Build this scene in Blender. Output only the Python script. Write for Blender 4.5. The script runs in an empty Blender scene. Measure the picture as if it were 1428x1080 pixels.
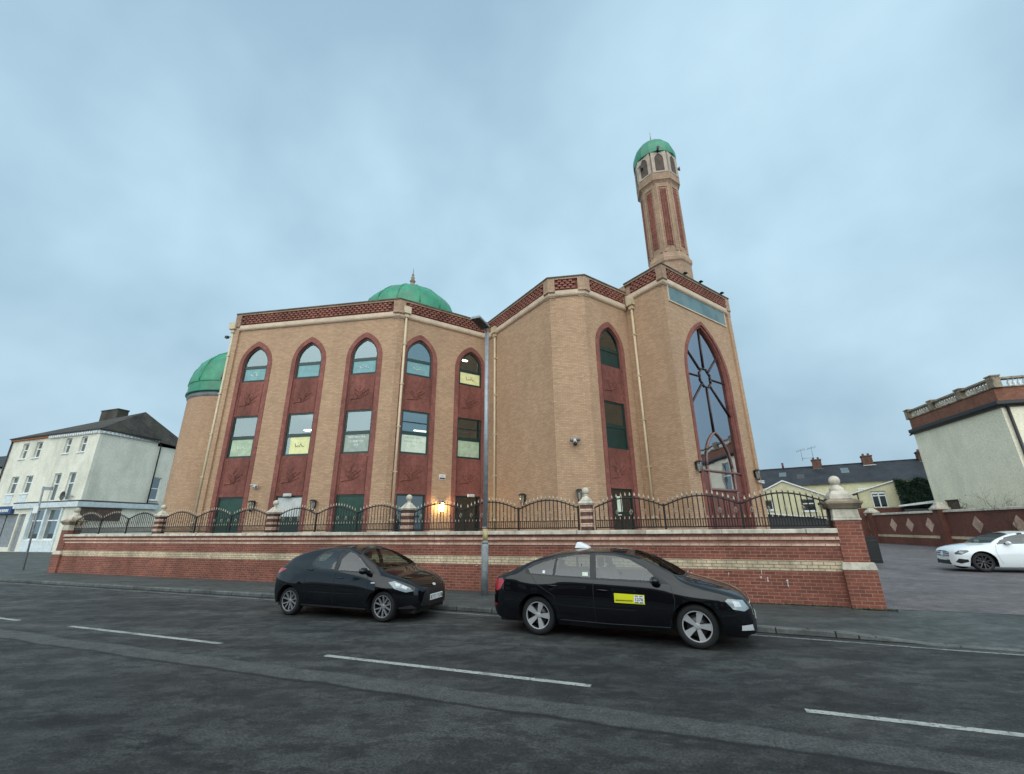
import bpy, bmesh, math, random
from math import sin, cos, pi, radians as R, sqrt, tan, atan2, hypot
from mathutils import Vector, Matrix
from mathutils.bvhtree import BVHTree
from mathutils.geometry import tessellate_polygon
random.seed(7)
SC = bpy.context.scene
COL = SC.collection

# ------------------------------------------------------------------ materials
MATS = {}
def _nt(name):
    m = bpy.data.materials.new(name); m.use_nodes = True
    nt = m.node_tree; nt.nodes.clear()
    out = nt.nodes.new('ShaderNodeOutputMaterial')
    return m, nt, out
def N(nt, t, **kw):
    n = nt.nodes.new(t)
    for k, v in kw.items():
        if k in n.inputs.keys(): n.inputs[k].default_value = v
        else: setattr(n, k, v)
    return n
def mixc(nt, fac, a, b, mode='MIX'):
    n = nt.nodes.new('ShaderNodeMix'); n.data_type = 'RGBA'; n.blend_type = mode
    for sock, v in ((n.inputs[0], fac), (n.inputs[6], a), (n.inputs[7], b)):
        if isinstance(v, bpy.types.NodeSocket): nt.links.new(v, sock)
        elif isinstance(v, (int, float)): sock.default_value = v
        else: sock.default_value = (*v, 1)
    return n.outputs[2]
def noise(nt, vec, scale, detail=4, rough=.55, lo=0, hi=1, a=.35, b=.65):
    n = N(nt, 'ShaderNodeTexNoise', Scale=scale, Detail=detail, Roughness=rough)
    nt.links.new(vec, n.inputs['Vector'])
    r = N(nt, 'ShaderNodeMapRange'); r.inputs[1].default_value = a; r.inputs[2].default_value = b
    r.inputs[3].default_value = lo; r.inputs[4].default_value = hi
    nt.links.new(n.outputs['Fac'], r.inputs[0])
    return r.outputs[0]
def wpos(nt, scale=(1, 1, 1), rot=(0, 0, 0)):
    g = nt.nodes.new('ShaderNodeNewGeometry')
    m = nt.nodes.new('ShaderNodeMapping'); m.inputs['Scale'].default_value = scale; m.inputs['Rotation'].default_value = rot
    nt.links.new(g.outputs['Position'], m.inputs[0]); return m.outputs[0]
def bsdf(nt, out, color, rough=.7, metal=0, spec=.5, bump=None, bdist=.01, coat=0):
    p = N(nt, 'ShaderNodeBsdfPrincipled', Roughness=rough, Metallic=metal)
    p.inputs['Specular IOR Level'].default_value = spec
    if coat: p.inputs['Coat Weight'].default_value = coat; p.inputs['Coat Roughness'].default_value = .03
    if isinstance(color, bpy.types.NodeSocket): nt.links.new(color, p.inputs['Base Color'])
    else: p.inputs['Base Color'].default_value = (*color, 1)
    if bump is not None:
        b = N(nt, 'ShaderNodeBump', Strength=1.0, Distance=bdist)
        nt.links.new(bump, b.inputs['Height']); nt.links.new(b.outputs[0], p.inputs['Normal'])
    nt.links.new(p.outputs[0], out.inputs[0]); return p
def plain(name, c, rough=.6, metal=0, spec=.5, var=.25, vs=3.0, fine=.12, bd=.003, coat=0, stain=None, sfac=.5, ss=.8):
    m, nt, out = _nt(name); v = wpos(nt)
    n1 = noise(nt, v, vs, 5, .6, 1 - var, 1 + var * .6)
    n2 = noise(nt, v, vs * 14, 3, .6, 1 - fine, 1 + fine)
    mul = N(nt, 'ShaderNodeMath', operation='MULTIPLY'); nt.links.new(n1, mul.inputs[0]); nt.links.new(n2, mul.inputs[1])
    base = N(nt, 'ShaderNodeRGB'); base.outputs[0].default_value = (*c, 1)
    vm = N(nt, 'ShaderNodeVectorMath', operation='SCALE'); nt.links.new(base.outputs[0], vm.inputs[0]); nt.links.new(mul.outputs[0], vm.inputs['Scale'])
    col = vm.outputs[0]
    if stain:
        f = noise(nt, wpos(nt, (1, 1, .35)), ss, 6, .65, 0, sfac, .48, .66)
        col = mixc(nt, f, col, stain)
    bsdf(nt, out, col, rough, metal, spec, n2 if bd else None, bd, coat)
    MATS[name] = m; return m
def brick(name, c1, c2, mortar, bw=.225, rh=.075, ms=.01, var=.25, offset=.5, rough=.85, bd=.004, stain=None, sfac=.5, ss=.5, vshift=0):
    m, nt, out = _nt(name)
    uv = nt.nodes.new('ShaderNodeUVMap')
    mp = nt.nodes.new('ShaderNodeMapping'); mp.inputs['Location'].default_value = (0, vshift, 0); nt.links.new(uv.outputs[0], mp.inputs[0])
    b = N(nt, 'ShaderNodeTexBrick', Scale=1.0); b.offset = offset
    b.inputs['Mortar Size'].default_value = ms; b.inputs['Mortar Smooth'].default_value = .3
    b.inputs['Brick Width'].default_value = bw; b.inputs['Row Height'].default_value = rh; b.inputs['Bias'].default_value = 0
    b.inputs['Color1'].default_value = (*c1, 1); b.inputs['Color2'].default_value = (*c2, 1); b.inputs['Mortar'].default_value = (*mortar, 1)
    nt.links.new(mp.outputs[0], b.inputs['Vector'])
    v = wpos(nt)
    n1 = noise(nt, wpos(nt, (1, 1, .5)), .7, 8, .7, 1 - var * 1.3, 1 + var * .8)
    n2 = noise(nt, v, 7, 6, .8, 1 - var * .9, 1 + var * .9)
    mul = N(nt, 'ShaderNodeMath', operation='MULTIPLY'); nt.links.new(n1, mul.inputs[0]); nt.links.new(n2, mul.inputs[1])
    vm = N(nt, 'ShaderNodeVectorMath', operation='SCALE'); nt.links.new(b.outputs[0], vm.inputs[0]); nt.links.new(mul.outputs[0], vm.inputs['Scale'])
    col = vm.outputs[0]
    if stain:
        f = noise(nt, wpos(nt, (1, 1, .3)), ss, 6, .65, 0, sfac, .5, .68)
        col = mixc(nt, f, col, stain)
    inv = N(nt, 'ShaderNodeMath', operation='SUBTRACT'); inv.inputs[0].default_value = 1; nt.links.new(b.outputs['Fac'], inv.inputs[1])
    bsdf(nt, out, col, rough, 0, .3, inv.outputs[0], bd)
    MATS[name] = m; return m
def glassy(name, tint, fac, rough=.02, refl=(1, 1, 1), wav=.0):
    m, nt, out = _nt(name)
    t = N(nt, 'ShaderNodeBsdfTransparent'); t.inputs[0].default_value = (*tint, 1)
    g = N(nt, 'ShaderNodeBsdfGlossy', Roughness=rough); g.inputs[0].default_value = (*refl, 1)
    if wav:
        b = N(nt, 'ShaderNodeBump', Strength=1.0, Distance=wav)
        nt.links.new(noise(nt, wpos(nt), 1.2, 1), b.inputs['Height']); nt.links.new(b.outputs[0], g.inputs['Normal'])
    mx = nt.nodes.new('ShaderNodeMixShader'); mx.inputs[0].default_value = fac
    nt.links.new(t.outputs[0], mx.inputs[1]); nt.links.new(g.outputs[0], mx.inputs[2]); nt.links.new(mx.outputs[0], out.inputs[0])
    MATS[name] = m; return m
def emit(name, c, s):
    m, nt, out = _nt(name); e = N(nt, 'ShaderNodeEmission', Strength=s); e.inputs[0].default_value = (*c, 1)
    nt.links.new(e.outputs[0], out.inputs[0]); MATS[name] = m; return m

M = MATS
brick('buff_brick', (.55, .345, .208), (.42, .258, .152), (.34, .24, .17), var=.075, ms=.012, stain=(.36, .225, .14), sfac=.35, ss=.5)
brick('buff_dark', (.43, .28, .185), (.35, .22, .145), (.34, .25, .18), var=.2)
brick('red_panel', (.225, .082, .064), (.19, .068, .053), (.145, .06, .05), bw=.9, rh=1.2, ms=.006, var=.28, bd=.002, offset=0)
brick('red_mould', (.27, .103, .080), (.22, .082, .065), (.2, .08, .065), bw=.225, rh=.225, ms=.006, var=.2)
brick('red_frieze', (.36, .14, .10), (.29, .105, .08), (.16, .09, .07), var=.25)
brick('frieze_back', (.20, .072, .055), (.17, .06, .048), (.1, .05, .04), var=.25)
brick('wall_red', (.275, .087, .056), (.165, .056, .040), (.33, .19, .145), ms=.009, var=.2, stain=(.17, .06, .042), sfac=.4, ss=.9, vshift=.02)
brick('wall_cream', (.68, .55, .38), (.58, .46, .30), (.20, .15, .11), ms=.008, var=.22, stain=(.22, .17, .12), sfac=.55, ss=1.2, vshift=.02)
brick('wall_pink', (.67, .46, .35), (.56, .37, .28), (.22, .13, .1), bw=.225, ms=.007, var=.22, stain=(.2, .12, .09), sfac=.5, ss=1.2)
brick('drive_red', (.19, .066, .046), (.145, .05, .037), (.17, .1, .08), ms=.008, var=.2, stain=(.12, .05, .035), sfac=.4)
brick('slate', (.035, .037, .043), (.026, .028, .034), (.012, .012, .014), bw=.3, rh=.22, ms=.012, var=.35, rough=.6)
brick('slate_brown', (.075, .065, .055), (.055, .048, .042), (.02, .02, .02), bw=.3, rh=.22, ms=.012, var=.35, rough=.8, stain=(.05, .055, .03), sfac=.6)
brick('old_brick', (.14, .06, .045), (.09, .042, .033), (.12, .09, .07), var=.4)
brick('terracotta', (.27, .115, .07), (.20, .085, .052), (.2, .1, .07), var=.2)
plain('stone', (.60, .54, .44), .85, var=.22, vs=5, stain=(.14, .12, .09), sfac=.6, ss=2.6)
plain('stone_dark', (.30, .24, .17), .9, var=.3, vs=4, stain=(.07, .055, .035), sfac=.85, ss=3)
plain('coping', (.12, .095, .075), .9, var=.45, vs=2, stain=(.05, .06, .035), sfac=.8, ss=1.5)
plain('cornice', (.62, .48, .35), .8, var=.12, vs=2, stain=(.36, .27, .19), sfac=.3, ss=1.5)
glassy('auto_glass', (.50, .57, .55), .09)
plain('lantern_stone', (.44, .36, .29), .8, var=.15)
plain('pipe_buff', (.56, .45, .30), .5, var=.12, vs=2, bd=0)
plain('dome_green', (.026, .25, .13), .42, var=.28, vs=1.6, bd=0, stain=(.07, .16, .11), sfac=.75, ss=2.2)
plain('dome_rim', (.02, .17, .11), .4, var=.15, bd=0)
plain('green_frame', (.006, .033, .028), .35, var=.2, bd=0)
plain('green_door', (.006, .05, .034), .4, var=.25, bd=0)
plain('maroon_frame', (.16, .05, .04), .4, var=.2, bd=0)
plain('brown_frame', (.055, .03, .028), .4, var=.2, bd=0)
plain('arch_frame', (.20, .11, .095), .45, var=.2, bd=0)
plain('teal_panel', (.10, .175, .18), .3, var=.25, vs=1.2, bd=0, stain=(.17, .23, .22), sfac=.6, ss=1)
plain('black_iron', (.012, .011, .011), .4, var=.3, bd=0)
plain('gold_iron', (.52, .43, .32), .45, metal=.2, var=.3, bd=0)
plain('galv', (.33, .35, .37), .45, metal=.35, var=.2, vs=6, bd=0)
plain('galv_dull', (.22, .24, .25), .6, var=.3, vs=6, bd=0)
plain('yellow_band', (.42, .33, .16), .6, var=.3, vs=6, bd=0)
plain('render_white', (.82, .76, .58), .9, var=.05, vs=.8, stain=(.42, .42, .33), sfac=.25, ss=.5)
plain('render_old', (.70, .68, .575), .9, var=.07, vs=.8, stain=(.33, .33, .27), sfac=.45, ss=.4)
plain('render_cream', (.62, .57, .36), .9, var=.1, vs=.8, stain=(.35, .33, .22), sfac=.3, ss=.6)
plain('white_paint', (.75, .77, .76), .5, var=.12, bd=0)
plain('white_plastic', (.72, .73, .72), .35, var=.06, bd=0)
plain('blue_white', (.60, .67, .68), .6, var=.15, bd=0)
plain('sign_blue', (.02, .06, .16), .4, var=.1, bd=0)
plain('orange_tile', (.42, .16, .06), .8, var=.2)
plain('dark_grey', (.05, .05, .05), .6, var=.2, bd=0)
plain('black_plastic', (.012, .012, .013), .45, var=.2, bd=0)
plain('rubber', (.013, .013, .014), .75, var=.25, bd=0)
plain('interior', (.16, .15, .13), .9, var=.1, bd=0)
plain('lead', (.16, .17, .18), .6, var=.3)
plain('shed_brown', (.10, .07, .055), .85, var=.3)
plain('paper_yellow', (.78, .76, .38), .7, var=.1, vs=4, bd=0)
plain('paper_pale', (.66, .74, .60), .7, var=.1, vs=4, bd=0)
plain('paper_green', (.42, .52, .36), .7, var=.18, vs=4, bd=0)
plain('paper_grey', (.34, .40, .34), .7, var=.2, vs=4, bd=0)
plain('paper_teal', (.19, .36, .37), .6, var=.14, vs=4, bd=0)
plain('ink', (.03, .03, .02), .6, bd=0)
plain('bark', (.09, .07, .05), .9, var=.3)
plain('conifer', (.012, .035, .016), .8, var=.5, vs=5, bd=0)
plain('weed', (.05, .075, .025), .8, var=.5, vs=6, bd=0)
plain('curtain', (.55, .58, .56), .8, var=.15, bd=0)
glassy('win_glass', (.6, .72, .7), .26, wav=.0012, refl=(.68, .84, .87))
glassy('arch_glass', (.22, .24, .26), .52, wav=.001, refl=(.76, .80, .88))
glassy('house_glass', (.25, .28, .28), .3)
glassy('lamp_glass', (.75, .8, .78), .25, rough=.2)
emit('tube_light', (1, .97, .82), 9)
emit('bulb', (1, .72, .30), 60)
emit('tube_dim', (1, .95, .7), 3)

# asphalt with worn patches, in road coordinates
def asphalt(name, c, c2, streak=True, sc=1.0, spk=.35):
    m, nt, out = _nt(name)
    v = wpos(nt, (1, 1, 1), (0, 0, R(20.6)))
    vs = wpos(nt, (.75, 1.5, 1), (0, 0, R(20.6)))
    vl = wpos(nt, (.22, .8, 1), (0, 0, R(20.6)))
    a = noise(nt, vs, 1.7 * sc, 12, .80, 0, 1, .47, .53)
    bl = noise(nt, vl, 1.0 * sc, 6, .6, 0, 1, .40, .62)
    col = mixc(nt, a, c, c2)
    col = mixc(nt, bl, mixc(nt, .65, col, c), mixc(nt, .35, col, c2))
    if streak:
        # trench reinstatement strips laid lengthwise: n = 5.0-5.37 (pale) and narrow dark joints
        sp = N(nt, 'ShaderNodeSeparateXYZ'); nt.links.new(v, sp.inputs[0])
        wob = noise(nt, v, .8, 5, .6, -.05, .05, .3, .7)
        yy = N(nt, 'ShaderNodeMath', operation='ADD'); nt.links.new(sp.outputs[1], yy.inputs[0]); nt.links.new(wob, yy.inputs[1])
        def band(lo, hi, soft=.02):
            r1 = N(nt, 'ShaderNodeMapRange'); r1.inputs[1].default_value = lo - soft; r1.inputs[2].default_value = lo + soft
            r2 = N(nt, 'ShaderNodeMapRange'); r2.inputs[1].default_value = hi + soft; r2.inputs[2].default_value = hi - soft
            nt.links.new(yy.outputs[0], r1.inputs[0]); nt.links.new(yy.outputs[0], r2.inputs[0])
            mu = N(nt, 'ShaderNodeMath', operation='MULTIPLY'); nt.links.new(r1.outputs[0], mu.inputs[0]); nt.links.new(r2.outputs[0], mu.inputs[1])
            return mu.outputs[0]
        def fade(sock, k):
            mu = N(nt, 'ShaderNodeMath', operation='MULTIPLY'); nt.links.new(sock, mu.inputs[0])
            if isinstance(k, float): mu.inputs[1].default_value = k
            else: nt.links.new(k, mu.inputs[1])
            return mu.outputs[0]
        nn = noise(nt, vs, 2.2, 7, .7, 0, 1, .46, .54)
        col = mixc(nt, fade(fade(band(5.05, 5.42), noise(nt, vs, 3, 8, .8, .45, 1)), .85), col, tuple(x * 1.35 for x in c2))
        col = mixc(nt, fade(band(4.98, 5.04, .012), .8), col, (.02, .022, .024))
        col = mixc(nt, fade(fade(band(3.1, 3.4), nn), .8), col, (.022, .024, .026))
        col = mixc(nt, fade(fade(band(8.2, 9.3, .2), nn), .5), col, (.03, .032, .034))
        # cracks
        vo = N(nt, 'ShaderNodeTexVoronoi', Scale=.55); vo.feature = 'DISTANCE_TO_EDGE'
        wv = N(nt, 'ShaderNodeTexNoise', Scale=2.5, Detail=6); nt.links.new(v, wv.inputs[0])
        ad = N(nt, 'ShaderNodeVectorMath', operation='ADD'); nt.links.new(v, ad.inputs[0]); nt.links.new(wv.outputs[1], ad.inputs[1])
        nt.links.new(ad.outputs[0], vo.inputs['Vector'])
        cr = N(nt, 'ShaderNodeMapRange'); cr.inputs[1].default_value = .0; cr.inputs[2].default_value = .012; cr.inputs[3].default_value = 1; cr.inputs[4].default_value = 0
        nt.links.new(vo.outputs[0], cr.inputs[0])
        col = mixc(nt, fade(fade(cr.outputs[0], noise(nt, v, .5, 3, .5, 0, 1, .5, .6)), .7), col, (.012, .013, .014))
    s1 = noise(nt, v, 38, 6, .9, 1 - spk, 1 + spk, .36, .64)
    s2 = noise(nt, v, 6, 7, .8, .72, 1.28, .36, .64)
    mu = N(nt, 'ShaderNodeMath', operation='MULTIPLY'); nt.links.new(s1, mu.inputs[0]); nt.links.new(s2, mu.inputs[1])
    vm = N(nt, 'ShaderNodeVectorMath', operation='SCALE'); nt.links.new(col, vm.inputs[0]); nt.links.new(mu.outputs[0], vm.inputs['Scale'])
    p = bsdf(nt, out, vm.outputs[0], .72, 0, .35, s1, .006)
    rr = noise(nt, vs, 1.1, 5, .6, .5, .8); nt.links.new(rr, p.inputs['Roughness'])
    MATS[name] = m; return m
asphalt('asphalt', (.029, .030, .0305), (.104, .108, .104), spk=.85)
asphalt('footway', (.045, .051, .049), (.088, .096, .091), False, 1.5, .25)
brick('drive_paving', (.175, .152, .152), (.125, .11, .115), (.06, .06, .062), bw=.2, rh=.1, ms=.008, var=.3, rough=.7)
brick('kerb_stone', (.13, .135, .13), (.10, .105, .10), (.02, .02, .02), bw=.92, rh=1.5, ms=.014, var=.35, offset=0, stain=(.05, .055, .05), sfac=.5)
# worn line paint
def worn_paint(name, c, thr):
    m, nt, out = _nt(name); v = wpos(nt)
    f1 = noise(nt, v, 22, 6, .8, 0, 1, thr, thr + .05); f2 = noise(nt, v, 1.6, 3, .6, .35, 1, .38, .5)
    mm_ = N(nt, 'ShaderNodeMath', operation='MULTIPLY'); nt.links.new(f1, mm_.inputs[0]); nt.links.new(f2, mm_.inputs[1]); f = mm_.outputs[0]
    col = mixc(nt, f, (.07, .075, .078), c); bsdf(nt, out, col, .7); MATS[name] = m
worn_paint('line_paint', (.38, .39, .35), .42)
worn_paint('line_faint', (.24, .25, .235), .45)
# car paints
def paint(name, c, rough=.18, coat=1.0, spec=.5):
    m, nt, out = _nt(name); p = bsdf(nt, out, c, rough, 0, spec, None, 0, coat); MATS[name] = m
paint('paint_black', (.003, .0035, .005), .5, 1.0, .02)
paint('paint_white', (.74, .77, .78))
paint('light_glass', (.26, .31, .33), .1)
paint('lamp_red', (.42, .012, .018), .15)
paint('lamp_dark', (.05, .055, .06), .12)
paint('chrome', (.6, .62, .64), .2)
paint('taxi_yellow', (.66, .66, .01), .4, .2)
paint('plate_white', (.78, .80, .80), .4, .1)
paint('alloy', (.36, .36, .37), .3, .4)
paint('alloy_mid', (.20, .20, .21), .3, .4)
paint('alloy_dark', (.03, .03, .032), .35, .3)
def carglass(name, c, f):
    m, nt, out = _nt(name)
    p = N(nt, 'ShaderNodeBsdfPrincipled', Roughness=.03); p.inputs['Base Color'].default_value = (*c, 1)
    g = N(nt, 'ShaderNodeBsdfGlossy', Roughness=.015); g.inputs[0].default_value = (.85, .92, .92, 1)
    mx = nt.nodes.new('ShaderNodeMixShader'); mx.inputs[0].default_value = f
    nt.links.new(p.outputs[0], mx.inputs[1]); nt.links.new(g.outputs[0], mx.inputs[2]); nt.links.new(mx.outputs[0], out.inputs[0]); MATS[name] = m
carglass('car_glass', (.010, .013, .014), .09)
carglass('car_glass_pale', (.035, .048, .047), .13)

# ------------------------------------------------------------------ mesh helpers
class MB:
    def __init__(s): s.v = []; s.f = []; s.sm = []
    def add(s, vs, fs, smooth=False):
        o = len(s.v); s.v += [tuple(v) for v in vs]
        for f in fs: s.f.append([i + o for i in f]); s.sm.append(smooth)
        return s
    def box(s, x0, x1, y0, y1, z0, z1, T=None):
        c = [(x, y, z) for z in (z0, z1) for y in (y0, y1) for x in (x0, x1)]
        if T: c = [T(*p) for p in c]
        return s.add(c, [(0, 1, 3, 2), (4, 6, 7, 5), (0, 4, 5, 1), (2, 3, 7, 6), (0, 2, 6, 4), (1, 5, 7, 3)])
    def taper(s, x0, x1, y0, y1, z0, z1, ix, iy, T=None):
        c = [(x0, y0, z0), (x1, y0, z0), (x0, y1, z0), (x1, y1, z0), (x0 + ix, y0 + iy, z1), (x1 - ix, y0 + iy, z1), (x0 + ix, y1 - iy, z1), (x1 - ix, y1 - iy, z1)]
        if T: c = [T(*p) for p in c]
        return s.add(c, [(0, 1, 3, 2), (4, 6, 7, 5), (0, 4, 5, 1), (2, 3, 7, 6), (0, 2, 6, 4), (1, 5, 7, 3)])
    def prism(s, poly, z0, z1, T=None):
        n = len(poly); c = [(x, y, z0) for x, y in poly] + [(x, y, z1) for x, y in poly]
        if T: c = [T(*p) for p in c]
        fs = [(i, (i + 1) % n, n + (i + 1) % n, n + i) for i in range(n)]
        return s.add(c, fs + [tuple(range(n))[::-1], tuple(range(n, 2 * n))])
    def plate(s, outline, holes, d0, d1, T, back=False):
        """front face at depth d1 with holes; sides down to d0.  T(s,d,z)"""
        loops = [outline] + list(holes); flat = [p for l in loops for p in l]
        tris = tessellate_polygon([[Vector((p[0], p[1], 0)) for p in l] for l in loops])
        n = len(flat); s.add([T(p[0], d1, p[1]) for p in flat], [tuple(t) for t in tris])
        if back: s.add([T(p[0], d0, p[1]) for p in flat], [tuple(t) for t in tris])
        for l in loops:
            k = len(l); s.add([T(p[0], d1, p[1]) for p in l] + [T(p[0], d0, p[1]) for p in l], [(i, (i + 1) % k, k + (i + 1) % k, k + i) for i in range(k)])
        return s
    def tube(s, pts, r, n=8, cap=True):
        pts = [Vector(p) for p in pts]; rs = r if isinstance(r, (list, tuple)) else [r] * len(pts); vs = []; fs = []
        for i, p in enumerate(pts):
            t = (pts[min(i + 1, len(pts) - 1)] - pts[max(i - 1, 0)]).normalized()
            a = t.cross(Vector((0, 0, 1)) if abs(t.z) < .9 else Vector((1, 0, 0))).normalized(); b = t.cross(a)
            for k in range(n):
                th = 2 * pi * k / n; vs.append(p + (a * cos(th) + b * sin(th)) * rs[i])
        for i in range(len(pts) - 1):
            for k in range(n): fs.append((i * n + k, i * n + (k + 1) % n, (i + 1) * n + (k + 1) % n, (i + 1) * n + k))
        if cap: fs += [tuple(range(n)), tuple(range((len(pts) - 1) * n, len(pts) * n))]
        return s.add(vs, fs, True)
    def lathe(s, prof, c=(0, 0, 0), n=24, T=None, smooth=True, ph=0, a0=0, a1=2 * pi):
        vs = []; fs = []; full = abs(a1 - a0 - 2 * pi) < 1e-6; m = n if full else n + 1
        for r, z in prof:
            for k in range(m):
                th = a0 + (a1 - a0) * k / n + ph; p = (c[0] + r * cos(th), c[1] + r * sin(th), c[2] + z); vs.append(T(*p) if T else p)
        for i in range(len(prof) - 1):
            for k in range(n): fs.append((i * m + k, i * m + (k + 1) % m, (i + 1) * m + (k + 1) % m, (i + 1) * m + k))
        return s.add(vs, fs, smooth)
    def ball(s, c, r, n=16, sc=(1, 1, 1)):
        vs = [(c[0] + r * sc[0] * sin(pi * j / n) * cos(2 * pi * k / n), c[1] + r * sc[1] * sin(pi * j / n) * sin(2 * pi * k / n), c[2] + r * sc[2] * cos(pi * j / n)) for j in range(n + 1) for k in range(n)]
        fs = [(j * n + k, j * n + (k + 1) % n, (j + 1) * n + (k + 1) % n, (j + 1) * n + k) for j in range(n) for k in range(n)]
        return s.add(vs, fs, True)
    def sweep(s, path, prof, closed=True, T=None):
        """prof: list of (d,z); d positive = towards the camera side of the path"""
        P = [Vector(p[:2]) for p in path]; k = len(prof); vs = []; fs = []
        for i, p in enumerate(P):
            ns = []
            if i > 0: t = (P[i] - P[i - 1]).normalized(); ns.append(Vector((t.y, -t.x)))
            if i < len(P) - 1: t = (P[i + 1] - P[i]).normalized(); ns.append(Vector((t.y, -t.x)))
            n = (ns[0] + ns[-1]).normalized(); sc = 1 / max(.3, n.dot(ns[0]))
            for d, z in prof: q = p + n * d * sc; vs.append((q.x, q.y, z))
        for i in range(len(P) - 1):
            for j in range(k if closed else k - 1): fs.append((i * k + j, i * k + (j + 1) % k, (i + 1) * k + (j + 1) % k, (i + 1) * k + j))
        if closed: fs += [tuple(range(k)), tuple(range((len(P) - 1) * k, len(P) * k))]
        return s.add(vs, fs)

def autouv(me):
    uv = me.uv_layers.new(name='UVMap') if not me.uv_layers else me.uv_layers[0]
    for p in me.polygons:
        n = p.normal
        if abs(n.z) > .92:
            for li in p.loop_indices: c = me.vertices[me.loops[li].vertex_index].co; uv.data[li].uv = (c.x * .936 - c.y * .352, c.x * .352 + c.y * .936)
        else:
            t = Vector((-n.y, n.x, 0)).normalized(); w = n.cross(t)
            for li in p.loop_indices:
                c = me.vertices[me.loops[li].vertex_index].co
                uv.data[li].uv = (c.dot(t), c.z if abs(n.z) < .3 else abs(c.dot(w)))
def wloc(o):
    v = Vector((0, 0, 0))
    while o is not None: v = v + o.location; o = o.parent
    return v
def obj(name, mb, mat, parent=None, local=False, bevel=0, smooth=None):
    me = bpy.data.meshes.new(name)
    off = Vector((0, 0, 0)) if local or parent is None else wloc(parent)
    me.from_pydata([tuple(Vector(v) for v in [v])[0] for v in mb.v], [], mb.f)
    for p, s_ in zip(me.polygons, mb.sm): p.use_smooth = s_ if smooth is None else smooth
    bm = bmesh.new(); bm.from_mesh(me); bmesh.ops.recalc_face_normals(bm, faces=bm.faces)
    if bevel:
        es = [e for e in bm.edges if len(e.link_faces) == 2 and e.calc_face_angle(0) > .6]
        bmesh.ops.bevel(bm, geom=es, offset=bevel, segments=1, affect='EDGES', clamp_overlap=True)
    bm.to_mesh(me); bm.free(); autouv(me)
    if off.length: me.transform(Matrix.Translation(-off))
    me.materials.append(M[mat])
    o = bpy.data.objects.new(name, me); COL.objects.link(o); o.parent = parent
    return o
def tag(o, label=None, cat=None, group=None, kind=None):
    if label: o['label'] = label
    if cat: o['category'] = cat
    if group: o['group'] = group
    if kind: o['kind'] = kind
    return o
def thing(name, label, cat, loc=(0, 0, 0), rz=0, group=None):
    o = bpy.data.objects.new(name, None); COL.objects.link(o); o.location = loc; o.rotation_euler = (0, 0, rz); o.empty_display_size = .3
    return tag(o, label, cat, group)
def solo(name, mb, mat, label, cat, loc, group=None, kind=None, bevel=0):
    me_off = Vector(loc)
    o = obj(name, mb, mat, None, bevel=bevel); o.data.transform(Matrix.Translation(-me_off)); o.location = loc
    return tag(o, label, cat, group, kind)
def copy_tree(o, parent=None):
    c = o.copy(); COL.objects.link(c); c.parent = parent
    for ch in [x for x in bpy.data.objects if x.parent == o]: copy_tree(ch, c)
    return c
class Fr:
    """vertical frame: s to the right, d towards the viewer, z up"""
    def __init__(s, o, u):
        s.o = Vector(o[:2]); s.u = Vector(u[:2]).normalized(); s.n = Vector((s.u.y, -s.u.x))
    def __call__(s, a, d, z): p = s.o + s.u * a + s.n * d; return (p.x, p.y, z)
    def s_of(s, p): return (Vector(p[:2]) - s.o).dot(s.u)
    def ang(s): return atan2(s.u.y, s.u.x)
def arch(cx, w, z0, zs, za, n=10):
    """pointed arch outline, counter-clockwise from bottom left"""
    h = za - zs; r = (w * w + h * h) / (2 * w)
    a1 = math.asin(min(1, h / r)); L = [(cx - w, z0), (cx + w, z0)]
    right = [(cx + w - r + r * cos(a1 * k / n), zs + r * sin(a1 * k / n)) for k in range(n + 1)]
    left = [(2 * cx - x, z) for x, z in right[:-1]][::-1]
    return L + right + left
def rect(x0, x1, z0, z1): return [(x0, z0), (x1, z0), (x1, z1), (x0, z1)]
def text_geo(txt, size, T, mb, font_z=0, align='CENTER', bold=.0, ext=0.0):
    cu = bpy.data.curves.new('t', 'FONT'); cu.body = txt; cu.size = size; cu.align_x = align; cu.offset = bold; cu.resolution_u = 2
    o = bpy.data.objects.new('t', cu); COL.objects.link(o)
    bpy.context.view_layer.update()
    me = bpy.data.meshes.new_from_object(o.evaluated_get(bpy.context.evaluated_depsgraph_get()))
    mb.add([T(v.co.x, v.co.y) for v in me.vertices], [tuple(p.vertices) for p in me.polygons])
    bpy.data.objects.remove(o); bpy.data.curves.remove(cu); bpy.data.meshes.remove(me)

# ------------------------------------------------------------------ camera
cam = bpy.data.cameras.new('camera'); co = bpy.data.objects.new('camera', cam); COL.objects.link(co); SC.camera = co
cam.sensor_width = 36; cam.sensor_fit = 'HORIZONTAL'; cam.lens = 36 * 596 / 1428; cam.clip_end = 3000; cam.clip_start = .05
pp, rr = R(18.2), R(.6)
fw = Vector((0, cos(pp), sin(pp))); up0 = Vector((0, -sin(pp), cos(pp))); rt0 = Vector((1, 0, 0))
rt = rt0 * cos(rr) - up0 * sin(rr); up = rt0 * sin(rr) + up0 * cos(rr)
mw = Matrix((rt, up, -fw)).transposed().to_4x4(); mw.translation = (0, 0, 1.85); co.matrix_world = mw

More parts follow.
